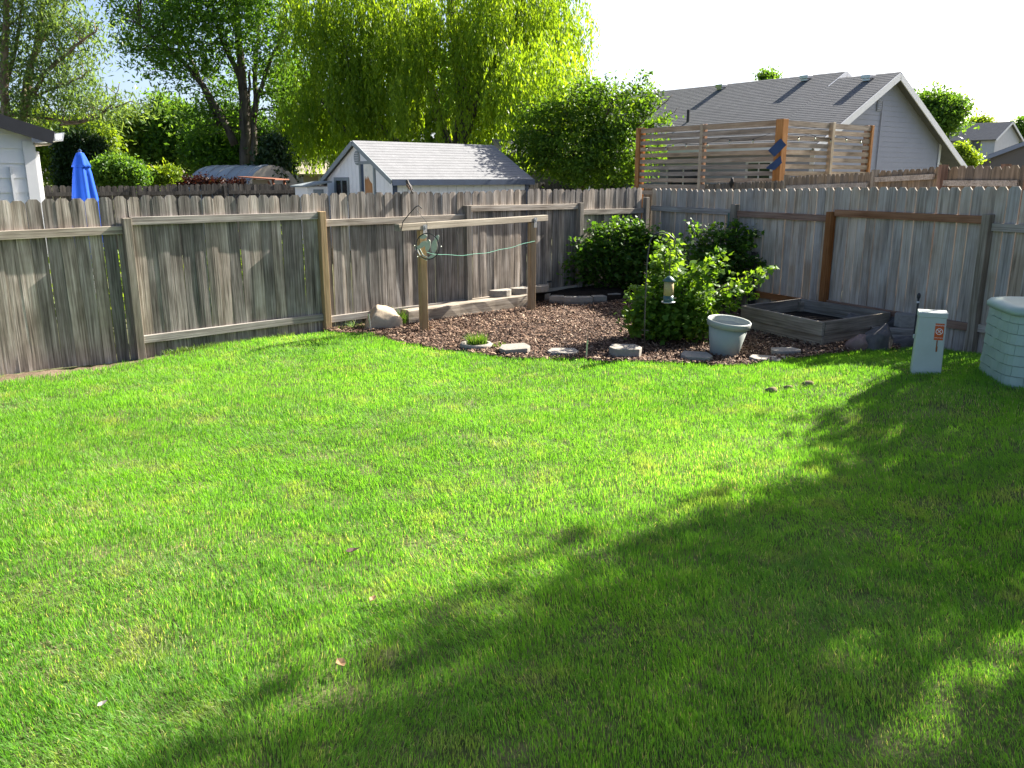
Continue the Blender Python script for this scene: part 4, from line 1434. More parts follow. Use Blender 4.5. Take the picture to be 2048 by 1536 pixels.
NA = 64
m = MB()
vs, fs = [], []
for i in range(9):
    z = Hb * i / 8
    for k in range(NA):
        vs.append(ring_pt(2 * math.pi * k / NA, hwz(z) - 0.014, z))
for i in range(8):
    for k in range(NA):
        fs.append((i * NA + k, i * NA + (k + 1) % NA, (i + 1) * NA + (k + 1) % NA, (i + 1) * NA + k))
m.add(vs, fs)
ob("body", m, M['bin_groove'], cb, smooth=True)
rows, cols = 8, 16
for i in range(rows):
    for k in range(cols):
        a0 = 2 * math.pi * (k + (0.5 if i % 2 else 0)) / cols + 0.003
        a1 = a0 + 2 * math.pi / cols - 0.006
        z0, z1 = Hb * i / rows + 0.003, Hb * (i + 1) / rows - 0.003
        vs, fs = [], []
        NS = 4
        for j in range(NS + 1):
            a = a0 + (a1 - a0) * j / NS
            bul = (0.009 if (k + i // 2) % 2 else 0.002) * math.sin(math.pi * j / NS)
            for z, o_ in ((z0, -0.012), (z0, 0.000 + bul), (z1, -0.005 + bul * 0.6), (z1, -0.012)):
                vs.append(ring_pt(a, hwz(z) + o_, z))
        for j in range(NS):
            p = j * 4
            fs += [(p, p + 4, p + 5, p + 1), (p + 1, p + 5, p + 6, p + 2), (p + 2, p + 6, p + 7, p + 3)]
        fs += [(0, 1, 2, 3), tuple(NS * 4 + q for q in (3, 2, 1, 0))]
        ob("panel", MB().add(vs, fs), M['bin'], cb)
m = MB()
vs, fs = [], []
prof = [(hwz(Hb) - 0.01, Hb - 0.02), (hwz(Hb) + 0.022, Hb - 0.02), (hwz(Hb) + 0.024, Hb + 0.015), (hwz(Hb) + 0.0, Hb + 0.045), (hwz(Hb) * 0.82, Hb + 0.06), (hwz(Hb) * 0.78, Hb + 0.05), (hwz(Hb) * 0.4, Hb + 0.065), (0.01, Hb + 0.07)]
for r, z in prof:
    for k in range(NA):
        vs.append(ring_pt(2 * math.pi * k / NA, r, z))
for i in range(len(prof) - 1):
    for k in range(NA):
        fs.append((i * NA + k, i * NA + (k + 1) % NA, (i + 1) * NA + (k + 1) % NA, (i + 1) * NA + k))
m.add(vs, fs)
ob("lid", m, M['bin'], cb, smooth=True)

# ------------------------------------------------------------------ small things on the grass
for px, py, s_, lab in ((1543, 776, 0.085, "leftmost of three dry brown clods lying on the sunlit grass"), (1577, 772, 0.055, "smallest of three dry brown clods lying on the sunlit grass"),
                        (1616, 771, 0.075, "rightmost of three dry brown clods lying on the sunlit grass")):
    X, Y = at(px, py, 0.05)
    rock("clod", lab, "clod", (X, Y, float(gz(X, Y)) + 0.012), (s_ * 1.4, s_, s_ * 0.6), M['clod'], px * 0.1, 0, "dry clods on the lawn", sub=2)
for px, py, s_, mt, rz, lab in ((705, 1103, 0.075, 'dark_leaf', 0.3, "curled dark brown dead leaf on the sunny lawn"), (746, 1199, 0.05, 'dry_leaf', 1.2, "small orange tan dry leaf on the lawn left of the shadow edge"),
                               (682, 1328, 0.06, 'dry_leaf', 2.2, "pale tan dry leaf near the bottom of the lawn close to the shadow"), (205, 1410, 0.04, 'concrete', 0.9, "pale whitish curled dead leaf in the grass at lower left")):
    X, Y = at(px, py, 0.04)
    m = MB()
    pr = [(-0.5, 0, 0.0), (-0.25, 0.28, 0.10), (0.15, 0.32, 0.04), (0.5, 0.05, 0.12), (0.2, -0.3, 0.13), (-0.25, -0.27, 0.03), (0, 0.02, -0.08)]
    m.add([(a * s_, b * s_, c * s_) for a, b, c in pr] + [(a * s_, b * s_, c * s_ + 0.0015) for a, b, c in pr], [(0, 1, 6), (1, 2, 6), (2, 3, 6), (3, 4, 6), (4, 5, 6), (5, 0, 6)] + [(8, 7, 13), (9, 8, 13), (10, 9, 13), (11, 10, 13), (12, 11, 13), (7, 12, 13)])
    tag(ob("fallen_leaf", m, M[mt], None, (X, Y, 0.045), rz), lab, "leaf")


# ------------------------------------------------------------------ birds
def bird(loc, rz, s, label):
    t = thing("bird", label, "bird", loc, rz)
    m = MB()
    ctr = [(-0.075, 0, -0.02, 0.010, 0.008), (-0.055, 0, 0.012, 0.015, 0.012), (-0.035, 0, 0.045, 0.026, 0.026), (-0.015, 0, 0.075, 0.034, 0.034), (0.002, 0, 0.102, 0.032, 0.032),
           (0.010, 0, 0.125, 0.024, 0.024), (0.016, 0, 0.145, 0.023, 0.023), (0.020, 0, 0.163, 0.017, 0.017), (0.022, 0, 0.174, 0.004, 0.004)]
    vs, fs = [], []
    nn = 10
    for (x, y, z, ry, rz_) in ctr:
        for k in range(nn):
            a = 2 * math.pi * k / nn
            vs.append(((x - rz_ * math.sin(a) * 0.9) * s, ry * math.cos(a) * s, (z + rz_ * math.sin(a) * 0.35) * s))
    for i in range(len(ctr) - 1):
        for k in range(nn):
            fs.append((i * nn + k, i * nn + (k + 1) % nn, (i + 1) * nn + (k + 1) % nn, (i + 1) * nn + k))
    fs += [tuple(range(nn - 1, -1, -1)), tuple(range((len(ctr) - 1) * nn, len(ctr) * nn))]
    ob("body", m.add(vs, fs), M['bird'], t, smooth=True)
    ob("beak", MB().tube([(0.036 * s, 0, 0.152 * s), (0.062 * s, 0, 0.148 * s)], [0.006 * s, 0.001], 6), M['dark_metal'], t)
    for sy in (-1, 1):
        ob("wing", MB().extrude([(0.008 * s, 0.115 * s), (-0.028 * s, 0.095 * s), (-0.068 * s, 0.01 * s), (-0.03 * s, 0.04 * s), (-0.002 * s, 0.075 * s)], (0, sy * 0.034 * s, 0), (1, 0, 0), (0, 0, 1), (0, sy * 0.004 * s, 0)), M['bird_breast' if sy > 0 else 'bird'], t)
        ob("leg", MB().tube([(0, sy * 0.012 * s, 0.05 * s), (0.004 * s, sy * 0.012 * s, 0.0)], 0.0025 * s, 5), M['dark_metal'], t)
    return t


tt = (Vector((*at_y(817, 385, 12.0)[:2], 0)) - F0).dot(FU)
for k in range(20):
    p = F0 + FU * tt + FN * 0.058
    q = p.x / (p.y)
    want = ray(817, 385)[0] / ray(817, 385)[1]
    tt += (want - q) * 8
p = F0 + FU * tt + FN * 0.058
bird((p.x, p.y, lf_top(tt)), R(150), 1.0, "small dark bird perched on the weathered fence pickets in front of the shed")
d_ = 2.35
for k in range(30):
    p = CORNER + GU * d_ + GN * 0.06
    want = ray(1463, 375)[0] / ray(1463, 375)[1]
    d_ += (want - p.x / p.y) * 8
bird((p.x, p.y, rf_top(d_)), R(-100), 1.05, "black bird perched on top of the shaded grey fence")


# ------------------------------------------------------------------ buildings
def uv_slab(m, name, parent, mat, quad, th, courses=None, part="roof"):
    """roof slab: quad = eave0, eave1, ridge1, ridge0 (local); stepped shingle courses with metre UVs"""
    e0, e1, r1, r0 = [Vector(q) for q in quad]
    L = (r0 - e0).length
    nrm = (e1 - e0).cross(r0 - e0).normalized()
    if nrm.z < 0:
        nrm = -nrm
    k = courses or max(1, int(L / 0.145))
    vs, fs, uv = [], [], []
    W = (e1 - e0).length

    def q4(a, b, c, d, u):
        n0 = len(vs)
        vs.extend([a, b, c, d])
        fs.append((n0, n0 + 1, n0 + 2, n0 + 3))
        uv.extend(u)
    for i in range(k):
        f0, f1 = i / k, (i + 1) / k
        a, b = e0.lerp(r0, f0), e1.lerp(r1, f0)
        c, d = e1.lerp(r1, f1), e0.lerp(r0, f1)
        up = nrm * 0.007
        q4(a + up, b + up, c + nrm * 0.001, d + nrm * 0.001, [(0, f0 * L), (W, f0 * L), (W, f1 * L), (0, f1 * L)])
        q4(a, b, b + up, a + up, [(0, f0 * L)] * 4)
    dn = -nrm * th
    q4(e1 + dn, e0 + dn, r0 + dn, r1 + dn, [(0, 0)] * 4)
    for a, b in ((e0, e1), (e1, r1), (r1, r0), (r0, e0)):
        q4(a + dn, b + dn, b, a, [(0, 0)] * 4)
    me = bpy.data.meshes.new(name)
    me.from_pydata([tuple(v) for v in vs], [], fs)
    ul = me.uv_layers.new(name="UVMap")
    ul.data.foreach_set("uv", np.array(uv, np.float32).ravel())
    me.materials.append(mat)
    me.update()
    return link(name, me, parent)


def windowp(parent, o, ax, ay, w, h, frame='white_trim', proud=0.03, bars=1, fw=0.07, nrm=None):
    """window part: frame ring with a pane sub-part; o = lower-left corner, ax/ay unit vectors, nrm outward"""
    o, ax, ay, nrm = Vector(o), Vector(ax), Vector(ay), Vector(nrm)
    m = MB()
    c = lambda x, y, d=0: o + ax * x + ay * y + nrm * d
    def fr(x0, x1, y0, y1):
        m.extrude([(x0, y0), (x1, y0), (x1, y1), (x0, y1)], o, ax, ay, nrm * proud)
    fr(-fw, w + fw, -fw, 0)
    fr(-fw, w + fw, h, h + fw)
    fr(-fw, 0, 0, h)
    fr(w, w + fw, 0, h)
    for b in range(bars):
        xb = w * (b + 1) / (bars + 1)
        fr(xb - 0.02, xb + 0.02, 0, h)
    f = ob("window", m, M[frame], parent)
    ob("pane", MB().extrude([(0, 0), (w, 0), (w, h), (0, h)], o + nrm * 0.002, ax, ay, nrm * 0.006), M['glass'], f)
    return f


# --- white house at the left edge (parallel to the left fence)
hc = F0 + FN * 3.0 + FU * (-2.62)
EO = 0.22
hs = thing("house", "white lap sided neighbour house with a black gable fascia at the left edge", "house", tuple(hc), LF_ANG)
# local x along fence, y behind; wall corner at origin, wall runs to -x
ez = zat(*(hc + FU * 0.22 - FN * 0.2)[:2], 263)
pitch_ = 0.315
for i in range(17):
    z0 = 0.1 + 0.19 * i
    xr = 0.0
    xl = -6.0
    ztop = z0 + 0.19
    zr = ez - 0.08 + EO * pitch_          # height of roof underside at the corner
    # clip the plank where the roof slope passes
    xr_b = 0.0 if z0 < zr else -(z0 - zr) / pitch_
    xr_t = 0.0 if ztop < zr else -(ztop - zr) / pitch_
    if xr_b < -5.5:
        break
    m = MB().extrude([(xl, z0), (xr_b, z0), (xr_t, ztop), (xl, ztop)], (0, 0, 0), (1, 0, 0), (0, 0, 1), (0, 0.02, 0))
    # lapped: lower edge stands proud
    for j, v in enumerate(m.v):
        if abs(v[2] - z0) < 1e-6 and v[1] < 0.01:
            m.v[j] = (v[0], v[1] - 0.018, v[2])
    ob("plank", m, M['white_wood'], hs)
ob("wall", MB().box((-3.0, 0.02 + 4, 1.2), (6.0, 7.9, 2.3)), M['white_wood'], hs)
ob("corner_board", MB().box((-0.06, -0.028, 1.25), (0.13, 0.03, 2.45)).box((0.012, 0.04, 1.25), (0.025, 0.14, 2.45)), M['white_trim'], hs)
ob("corner_board", MB().box((-0.30, -0.028, 1.15), (0.03, 0.03, 2.0)), M['white_trim'], hs)
ob("downspout", MB().box((0.06, 0.12, 1.2), (0.06, 0.05, 2.3)), M['white_trim'], hs, bevel=0.006)
xw = 4.0
e = [(EO, -0.2, ez), (EO, 8.2, ez), (-xw, 8.2, ez + (xw + EO) * pitch_), (-xw, -0.2, ez + (xw + EO) * pitch_)]
uv_slab(None, "roof", hs, M['shingle_dark'], e, 0.03)
sl3 = Vector((1, 0, -pitch_)).normalized()
m = MB().bar(Vector((EO, -0.21, ez - 0.08)), Vector((-xw, -0.21, ez - 0.08 + (xw + EO) * pitch_)), 0.03, 0.17, up=(0, 0, 1))
ob("fascia", m, M['black'], hs)
for k in range(2):
    y0 = -0.195 + 0.08 * k
    m = MB().bar(Vector((EO - .02, y0 + 0.038, ez - 0.06)), Vector((-xw, y0 + 0.038, ez - 0.06 + (xw + EO - .02) * pitch_)), 0.072, 0.015)
    ob("soffit_board", m, M['soffit'], hs)
ob("soffit", MB().box((EO / 2, 4.0, ez - 0.16), (EO - 0.02, 8.2, 0.02)), M['soffit'], hs)
gut = MB().extrude([(0, 0), (0.10, 0), (0.13, 0.11), (0.11, 0.11), (0.085, 0.02), (0.015, 0.02), (0.015, 0.11), (0, 0.11)], (EO + 0.01, -0.22, ez - 0.12), (1, 0, 0), (0, 0, 1), (0, 8.6, 0))
ob("gutter", gut, M['white_trim'], hs)

# --- folded umbrella behind the fence
ux, uy, uz = at_y(160, 306, 13.2)
um = thing("patio_umbrella", "closed bright blue patio umbrella standing behind the left fence", "umbrella", (ux, uy, 0))
ob("pole", MB().tube([(0, 0, 0), (0, 0, uz + 0.02)], 0.022, 10), M['white_trim'], um)
ztop = uz
fold = lambda a, i: 1 + 0.20 * math.cos(7 * a + 0.3 * i) * min(1, i / 3)
prof = [(0.24, ztop - 1.75), (0.25, ztop - 1.4), (0.235, ztop - 1.0), (0.205, ztop - 0.65), (0.155, ztop - 0.30), (0.11, ztop - 0.12), (0.07, ztop - 0.03), (0.015, ztop)]
prof = [(r * 0.80, z) for r, z in prof]
ob("canopy", MB().lathe(prof, 56, f=lambda a, i: 1 + 0.24 * math.cos(7 * a + 0.25 * i) * (1 - i / 8)), M['blue'], um, smooth=True)
ob("top_flap", MB().lathe([(0.135, ztop - 0.21), (0.122, ztop - 0.17), (0.085, ztop - 0.07), (0.053, ztop - 0.0), (0.018, ztop + 0.012)], 42, f=lambda a, i: 1 + 0.08 * math.cos(7 * a) * (1 - i / 4)), M['blue'], um, smooth=True)
ob("finial", MB().lathe([(0.02, ztop + 0.01), (0.03, ztop + 0.035), (0.006, ztop + 0.06)], 12), M['blue_dark'], um, smooth=True)

# --- small white shed with grey roof (parallel to the left fence)
sc0 = Vector((*at_y(785, 356, 22.0)[:2], 0))
shd = thing("garden_shed", "small white shed with pale shingled roof standing behind the weathered fence", "shed", tuple(sc0), LF_ANG)
SW, SL = 3.38, 4.75                     # gable width (y), length (x)
ze, zr = 2.04, 2.98
pk = SW / 2
m = MB()
m.add([(0.03, 0.03, 0), (SL, 0.03, 0), (SL, SW, 0), (0.03, SW, 0), (0.03, 0.03, ze - 0.05), (SL, 0.03, ze - 0.05), (SL, SW, ze - 0.05), (0.03, SW, ze - 0.05), (0.03, pk, zr - 0.08), (SL, pk, zr - 0.08)],
      [(0, 1, 5, 4), (2, 3, 7, 6), (1, 2, 6, 9, 5), (3, 0, 4, 8, 7)])
ob("wall", m, M['white_wood'], shd)
npk = 17
for i in range(npk):
    y0, y1 = SW * i / npk + 0.005, SW * (i + 1) / npk - 0.005
    zt_ = lambda y: ze - 0.07 + (zr - ze) * (1 - abs(y - pk) / pk)
    ym = (y0 + y1) / 2
    m = MB().extrude([(y0, 0.1), (y1, 0.1), (y1, zt_(y1)), (y0, zt_(y0))] if not (y0 < pk < y1) else [(y0, 0.1), (y1, 0.1), (y1, zt_(y1)), (pk, zt_(pk)), (y0, zt_(y0))], (0, 0, 0), (0, 1, 0), (0, 0, 1), (0.02, 0, 0))
    ob("plank", m, M['white_wood'], shd)
for i in range(16):
    x0, x1 = SL * i / 16 + 0.004, SL * (i + 1) / 16 - 0.004
    ob("plank", MB().box(((x0 + x1) / 2, 0.012, ze / 2), (x1 - x0, 0.02, ze - 0.12)), M['white_wood'], shd)
ob("corner_board", MB().box((0.06, -0.006, ze / 2), (0.14, 0.016, ze - 0.1)), M['navy_trim'], shd)
ob("corner_board", MB().box((SL - 0.06, -0.006, ze / 2), (0.14, 0.016, ze - 0.1)), M['navy_trim'], shd)
ov = 0.14
uv_slab(None, "roof", shd, M['shingle_pale'], [(-0.12, -ov, ze - ov * (zr - ze) / pk), (SL + 0.1, -ov, ze - ov * (zr - ze) / pk), (SL + 0.1, pk, zr), (-0.12, pk, zr)], 0.04)
uv_slab(None, "roof", shd, M['shingle_pale'], [(-0.12, SW + ov, ze - ov * (zr - ze) / pk), (SL + 0.1, SW + ov, ze - ov * (zr - ze) / pk), (SL + 0.1, pk + 0.001, zr), (-0.12, pk + 0.001, zr)], 0.04)
for sy in (0, 1):
    ya = -ov if sy == 0 else SW + ov
    m = MB().bar((-0.135, ya, ze - ov * (zr - ze) / pk - 0.065), (-0.135, pk + (0.02 if sy else -0.02), zr - 0.065), 0.025, 0.12)
    ob("rake_board", m, M['grey_trim'], shd)
ob("fascia", MB().box((SL / 2, -ov - 0.015, ze - ov * (zr - ze) / pk - 0.075), (SL + 0.24, 0.025, 0.15)), M['navy_trim'], shd)
# oval vent near the peak
m = MB()
vp = []
for k in range(16):
    a = 2 * math.pi * k / 16
    vp.append((0.14 * math.cos(a), 0.19 * math.sin(a)))
vent = ob("gable_vent", MB().extrude(vp, (-0.03, pk - 0.02, zr - 0.45), (0, 1, 0), (0, 0, 1), (0.04, 0, 0)), M['grey_trim'], shd)
for k in range(5):
    ob("louver", MB().box((-0.04, pk - 0.02, zr - 0.57 + 0.06 * k), (0.02, 0.17, 0.018)), M['pale_siding'], vent)
# window and door on the gable (facing -x): y measured across, y=0 nearest
windowp(shd, (0.0, SW - 0.52 - 0.62, 1.46), (0, 1, 0), (0, 0, 1), 0.62, 0.47, 'grey_trim', 0.03, 1, 0.09, (-1, 0, 0))
dy0, dy1, dzt = 0.88, 1.50, 2.36
m = MB()
for (a, b, c, d) in ((dy0 - 0.08, dy0, 0.1, dzt + 0.08), (dy1, dy1 + 0.08, 0.1, dzt + 0.08), (dy0, dy1, dzt, dzt + 0.08)):
    m.extrude([(a, c), (b, c), (b, d), (a, d)], (0, 0, 0), (0, 1, 0), (0, 0, 1), (-0.03, 0, 0))
ob("door_frame", m, M['grey_trim'], shd)
dr = ob("door", MB().extrude([(dy0, 0.1), (dy1 - 0.15, 0.1), (dy1 - 0.15, dzt), (dy0, dzt)], (0, 0, 0), (0, 1, 0), (0, 0, 1), (-0.022, 0, 0)), M['door_inside'], shd)
ob("door_gap", MB().extrude([(dy1 - 0.15, 0.1), (dy1, 0.1), (dy1, dzt), (dy1 - 0.15, dzt)], (0, 0, 0), (0, 1, 0), (0, 0, 1), (-0.006, 0, 0)), M['navy_trim'], shd)
ob("worn_paint", MB().extrude([(dy0 + 0.03, 0.8), (dy1 - 0.20, 0.8), (dy1 - 0.19, 1.93), (dy1 - 0.22, 2.06), (dy1 - 0.25, 1.94), (dy1 - 0.28, 2.03), (dy1 - 0.31, 1.94), (dy1 - 0.35, 2.05), (dy0 + 0.16, 1.92), (dy0 + 0.06, 1.85)], (-0.022, 0, 0), (0, 1, 0), (0, 0, 1), (-0.004, 0, 0)), M['post_red'] if False else M['slat_post'], dr)

# --- tiny white lean-to left of the shed
lx, ly, lz = at_y(622, 368, 23.5)
ln = thing("storage_hut", "very small low white hut at the left side of the pale roofed shed", "hut", (lx, ly, 0), LF_ANG)
ob("wall", MB().box((0, 0, 0.885), (0.62, 0.7, 1.77)), M['white_wood'], ln)
ob("roof", MB().extrude([(-0.4, 1.76), (0.4, 1.88), (0.4, 1.92), (-0.4, 1.80)], (0, -0.45, 0), (1, 0, 0), (0, 0, 1), (0, 0.9, 0)), M['grey_trim'], ln)
ob("door", MB().box((0.02, -0.36, 0.9), (0.30, 0.02, 1.6)), M['grey_trim'], ln)

# --- grey house on the right
G0 = Vector((12.93, 30.0, 0))
gh = thing("house", "large grey sided house with charcoal gable roof beyond the slatted screen", "house", tuple(G0), R(38))
# local x across (right-away), y along the ridge (left-away)
ZR, PT = 5.49, 0.53
HW = 4.15
zE = ZR - HW * PT
m = MB()
m.add([(-HW, 0.03, 0), (HW, 0.03, 0), (HW, 0.03, zE - 0.1), (0, 0.03, ZR - 0.1), (-HW, 0.03, zE - 0.1), (-HW, 15, 0), (-HW, 15, zE - 0.1), (HW, 15, 0), (HW, 15, zE - 0.1)],
      [(0, 1, 2, 3, 4), (5, 0, 4, 6), (1, 7, 8, 2)])
ob("wall", m, M['grey_siding'], gh)
# lapped siding of the gable, joined (fine lines)
m = MB()
nl = int(ZR / 0.17)
for i in range(nl):
    z0, z1 = 0.17 * i, 0.17 * (i + 1)
    wx = lambda z: HW if z < zE - 0.1 else max(0.02, HW - (z - zE + 0.1) / PT)
    if wx(z0) < 0.1:
        break
    m.add([(-wx(z0), -0.002, z0), (wx(z0), -0.002, z0), (wx(z1), 0.01, z1), (-wx(z1), 0.01, z1)], [(0, 1, 2, 3)])
    m.add([(-wx(z0), -0.002, z0), (wx(z0), -0.002, z0), (wx(z0), 0.02, z0), (-wx(z0), 0.02, z0)], [(3, 2, 1, 0)])
kind(ob("siding", m, M['grey_siding'], gh), "stuff")
ob("seam_board", MB().box((-0.35, -0.03, ZR / 2 - 0.3), (0.05, 0.02, ZR - 1.3)), M['grey_siding'], gh)
for (y0, y1, xo, zz_, tag_) in ((-0.35, 1.95, 0.0, ZR, 0), (1.95, 15.2, 0.5, ZR + 0.5 * PT, 1)):
    el = 4.75
    er = 6.0
    uv_slab(None, "roof", gh, M['shingle_dark'], [(-el, y0, zz_ - (el + xo) * PT), (-el, y1, zz_ - (el + xo) * PT), (xo, y1, zz_), (xo, y0, zz_)], 0.1)
    uv_slab(None, "roof", gh, M['shingle_dark'], [(er, y0, zz_ - (er - xo) * PT), (er, y1, zz_ - (er - xo) * PT), (xo + 0.002, y1, zz_), (xo + 0.002, y0, zz_)], 0.1)
m = MB().bar((-4.75, -0.37, ZR - 4.75 * PT - 0.14), (0.0, -0.37, ZR - 0.14), 0.035, 0.22)
ob("rake_board", m, M['white_trim'], gh)
m = MB().bar((6.0, -0.37, ZR - 6.0 * PT - 0.14), (0.0, -0.37, ZR - 0.14), 0.035, 0.22)
ob("rake_board", m, M['white_trim'], gh)
m = MB().bar((-0.6, 1.93, ZR + 0.265 - 1.1 * PT - 0.08), (0.5, 1.93, ZR + 0.265 - 0.08), 0.035, 0.16)
ob("rake_board", m, M['white_trim'], gh)
m = MB().bar((1.3, 1.93, ZR + 0.265 - 0.8 * PT - 0.08), (0.5, 1.93, ZR + 0.265 - 0.08), 0.035, 0.16)
ob("rake_board", m, M['white_trim'], gh)
ob("gutter", MB().box((-4.80, 7.4, ZR - 4.75 * PT - 0.06), (0.11, 15.4, 0.12)), M['white_trim'], gh)
ob("soffit", MB().box((-4.45, 7.4, ZR - 4.75 * PT - 0.14), (0.6, 15.3, 0.02)), M['soffit'], gh)
ob("corner_board", MB().box((HW - 0.06, -0.03, zE / 2), (0.14, 0.03, zE - 0.1)), M['white_trim'], gh)
ob("corner_board", MB().box((-HW - 0.015, 0.05, zE / 2), (0.03, 0.16, zE - 0.1)), M['white_trim'], gh)
ob("side_wall", MB().box((4.85, 0.5, 1.45), (1.4, 0.1, 2.7)), M['white_wood'], gh)
gv = ob("gable_vent", MB().box((-0.55, -0.02, ZR - 1.05), (0.28, 0.03, 0.44)), M['grey_siding'], gh)
for k in range(6):
    ob("louver", MB().box((-0.55, -0.04, ZR - 1.22 + 0.068 * k), (0.23, 0.02, 0.03), Matrix.Rotation(R(30), 3, 'X')), M['grey_siding'], gv)
for (y, xo) in ((0.55, 0.0), (3.3, 0.5), (7.2, 0.5), (11.0, 0.5), (13.2, 0.5)):
    zz_ = ZR + xo * PT
    m = MB().box((0, 0, 0.12), (0.34, 0.34, 0.12)).box((0, 0, 0.03), (0.26, 0.26, 0.1))
    ob("roof_vent", m, M['metal'], gh, (xo - 0.45, y, zz_ - 0.45 * PT), bevel=0.01)
ob("pipe_vent", MB().tube([(0, 0, -0.1), (0, 0, 0.45)], 0.06, 10), M['dark_metal'], gh, (-2.6, 6.6, ZR + 0.5 * PT - 3.1 * PT))
for (y0, w_, zb_, h_) in ((1.6, 0.9, 1.3, 1.2), (4.6, 1.5, 1.2, 1.2), (8.6, 1.6, 0.4, 2.0)):
    windowp(gh, (-HW - 0.0, y0 + w_, zb_), (0, -1, 0), (0, 0, 1), w_, h_, 'white_trim', 0.04, 1, 0.09, (-1, 0, 0))
# pale lower porch roof in front of the long side
uv_slab(None, "porch_roof", gh, M['shingle_tan'], [(-7.2, 7.3, 2.75), (-7.2, 12.2, 2.75), (-4.1, 12.2, 3.75), (-4.1, 7.3, 3.75)], 0.1)
ob("porch_post", MB().box((-7.0, 7.5, 1.35), (0.14, 0.14, 2.7)), M['white_trim'], gh)
ob("porch_post", MB().box((-7.0, 12.0, 1.35), (0.14, 0.14, 2.7)), M['white_trim'], gh)

# --- slatted privacy screen on the neighbour's deck
C0 = Vector((6.24, 20.0, 0))
ps = thing("privacy_screen", "brown slatted timber privacy screen with orange posts in front of the grey house", "screen", tuple(C0), R(38))
zt0 = zat(6.24, 20.0, 240)
zt_l = zat(6.24 - 0.616 * 4.5, 20 + 0.788 * 4.5, 258)
zt_r = zat(6.24 + 0.788 * 3.9, 20 + 0.616 * 3.9, 251)
for i in range(11):
    dz = 0.162 * i
    for (a, b, L) in (((0, 0.06, zt0 - 0.06 - dz), (0, 4.5, zt0 - 0.06 - dz), 1), ((0.06, 0, zt0 - 0.06 - dz), (3.9, 0, zt0 - 0.06 - dz), 0)):
        av, bv = Vector(a), Vector(b)
        c = (av + bv) / 2
        d = (bv - av)
        m = MB().bar((-d.length / 2, 0, 0), (d.length / 2, 0, 0), 0.022, 0.122 if i == 0 else 0.104)
        ob("slat", m, M['slat'], ps, tuple(c), math.atan2(d.y, d.x))
for (x, y, w_, mt) in ((0, 0, 0.2, 'slat_post'), (0.03, 2.35, 0.09, 'slat_post_pale'), (0, 4.5, 0.13, 'slat_post'), (2.0, -0.05, 0.11, 'slat_post_pale'), (3.9, 0, 0.10, 'slat_post'), (0.07, 4.42, 0.1, 'slat_post'), (3.8, 0.07, 0.1, 'slat_post'), (0.07, 2.30, 0.09, 'slat_post')):
    ob("post", MB().box((0, 0, (zt0 + 0.02) / 2), (w_, w_, zt0 + 0.02)), M[mt], ps, (x, y, 0), bevel=0.004)
for k, (dz, off_) in enumerate(((0.62, -0.06), (0.98, -0.10))):
    p = C0 + Vector((-0.10 + off_ * 0.3, -0.16, zt0 - dz))
    m = MB().extrude([(-0.20, -0.06), (0.06, 0.20), (0.20, 0.06), (-0.05, -0.20)] if k == 0 else [(-0.22, -0.10), (0.10, 0.18), (0.14, 0.02), (-0.02, -0.14)], (0, 0, 0), (1, 0, 0), (0, 0, 1), (0, 0.05, 0))
    tag(ob("cloth_flag", m, M['blue_dark'], None, tuple(p)), ("upper dark blue cloth square hung on the orange corner post of the slatted screen", "lower dark blue cloth scrap hung on the orange corner post of the slatted screen")[k], "cloth")
lt = thing("string_lights", "string of small outdoor bulbs draped along the slatted privacy screen", "string lights", tuple(C0), R(38))
pts = []
for k in range(37):
    s_ = 4.4 - 8.2 * k / 36
    sag = 0.10 * abs(math.sin(k / 36 * math.pi * 6))
    x, y = (-0.04, s_) if s_ > 0 else (-s_, -0.04)
    pts.append((x - 0.03, y - 0.03, zt0 - 0.28 - sag - 0.05 * (s_ > 0) * s_ * 0.8))
ob("cable", MB().tube(pts, 0.004, 5), M['cable'], lt)
for k in range(1, 36, 3):
    p = pts[k]
    o = ob("bulb", MB().lathe([(0.014, -0.03), (0.026, -0.055), (0.02, -0.08), (0.005, -0.09)], 8, p), M['ornament'], lt, smooth=True)
    ob("socket", MB().lathe([(0.014, -0.03), (0.014, 0.0)], 8, p), M['cable'], o)


# --- simple far house builder
def far_house(label, px, py_e, Y, rz, w, d, ze, pit, wall, roofm, name="house", base_off=0.0, wins=(), ridge='x', trim='white_trim'):
    X = at_y(px, py_e, Y)[0]
    h = thing(name, label, "house", (X, Y, 0), rz)
    zr = ze + (d / 2) * pit
    m = MB()
    m.add([(0, 0, 0), (w, 0, 0), (w, d, 0), (0, d, 0), (0, 0, ze), (w, 0, ze), (w, d, ze), (0, d, ze), (0, d / 2, zr - 0.02), (w, d / 2, zr - 0.02)],
          [(0, 1, 5, 4), (2, 3, 7, 6), (1, 2, 6, 9, 5), (3, 0, 4, 8, 7)])
    ob("wall", m, M[wall], h)
    o_ = 0.45
    uv_slab(None, "roof", h, M[roofm], [(-0.3, -o_, ze - o_ * pit), (w + 0.3, -o_, ze - o_ * pit), (w + 0.3, d / 2, zr), (-0.3, d / 2, zr)], 0.12)
    uv_slab(None, "roof", h, M[roofm], [(-0.3, d + o_, ze - o_ * pit), (w + 0.3, d + o_, ze - o_ * pit), (w + 0.3, d / 2 + .002, zr), (-0.3, d / 2 + .002, zr)], 0.12)
    for xx in (-0.31, w + 0.31):
        for sy in (-o_, d + o_):
            ob("rake_board", MB().bar((xx, sy, ze - o_ * pit - 0.12), (xx, d / 2, zr - 0.12), 0.04, 0.2), M[trim], h)
    for (x0, z0, ww, hh, fr) in wins:
        windowp(h, (x0, 0, z0), (1, 0, 0), (0, 0, 1), ww, hh, fr, 0.05, 1, 0.12, (0, -1, 0))
    return h


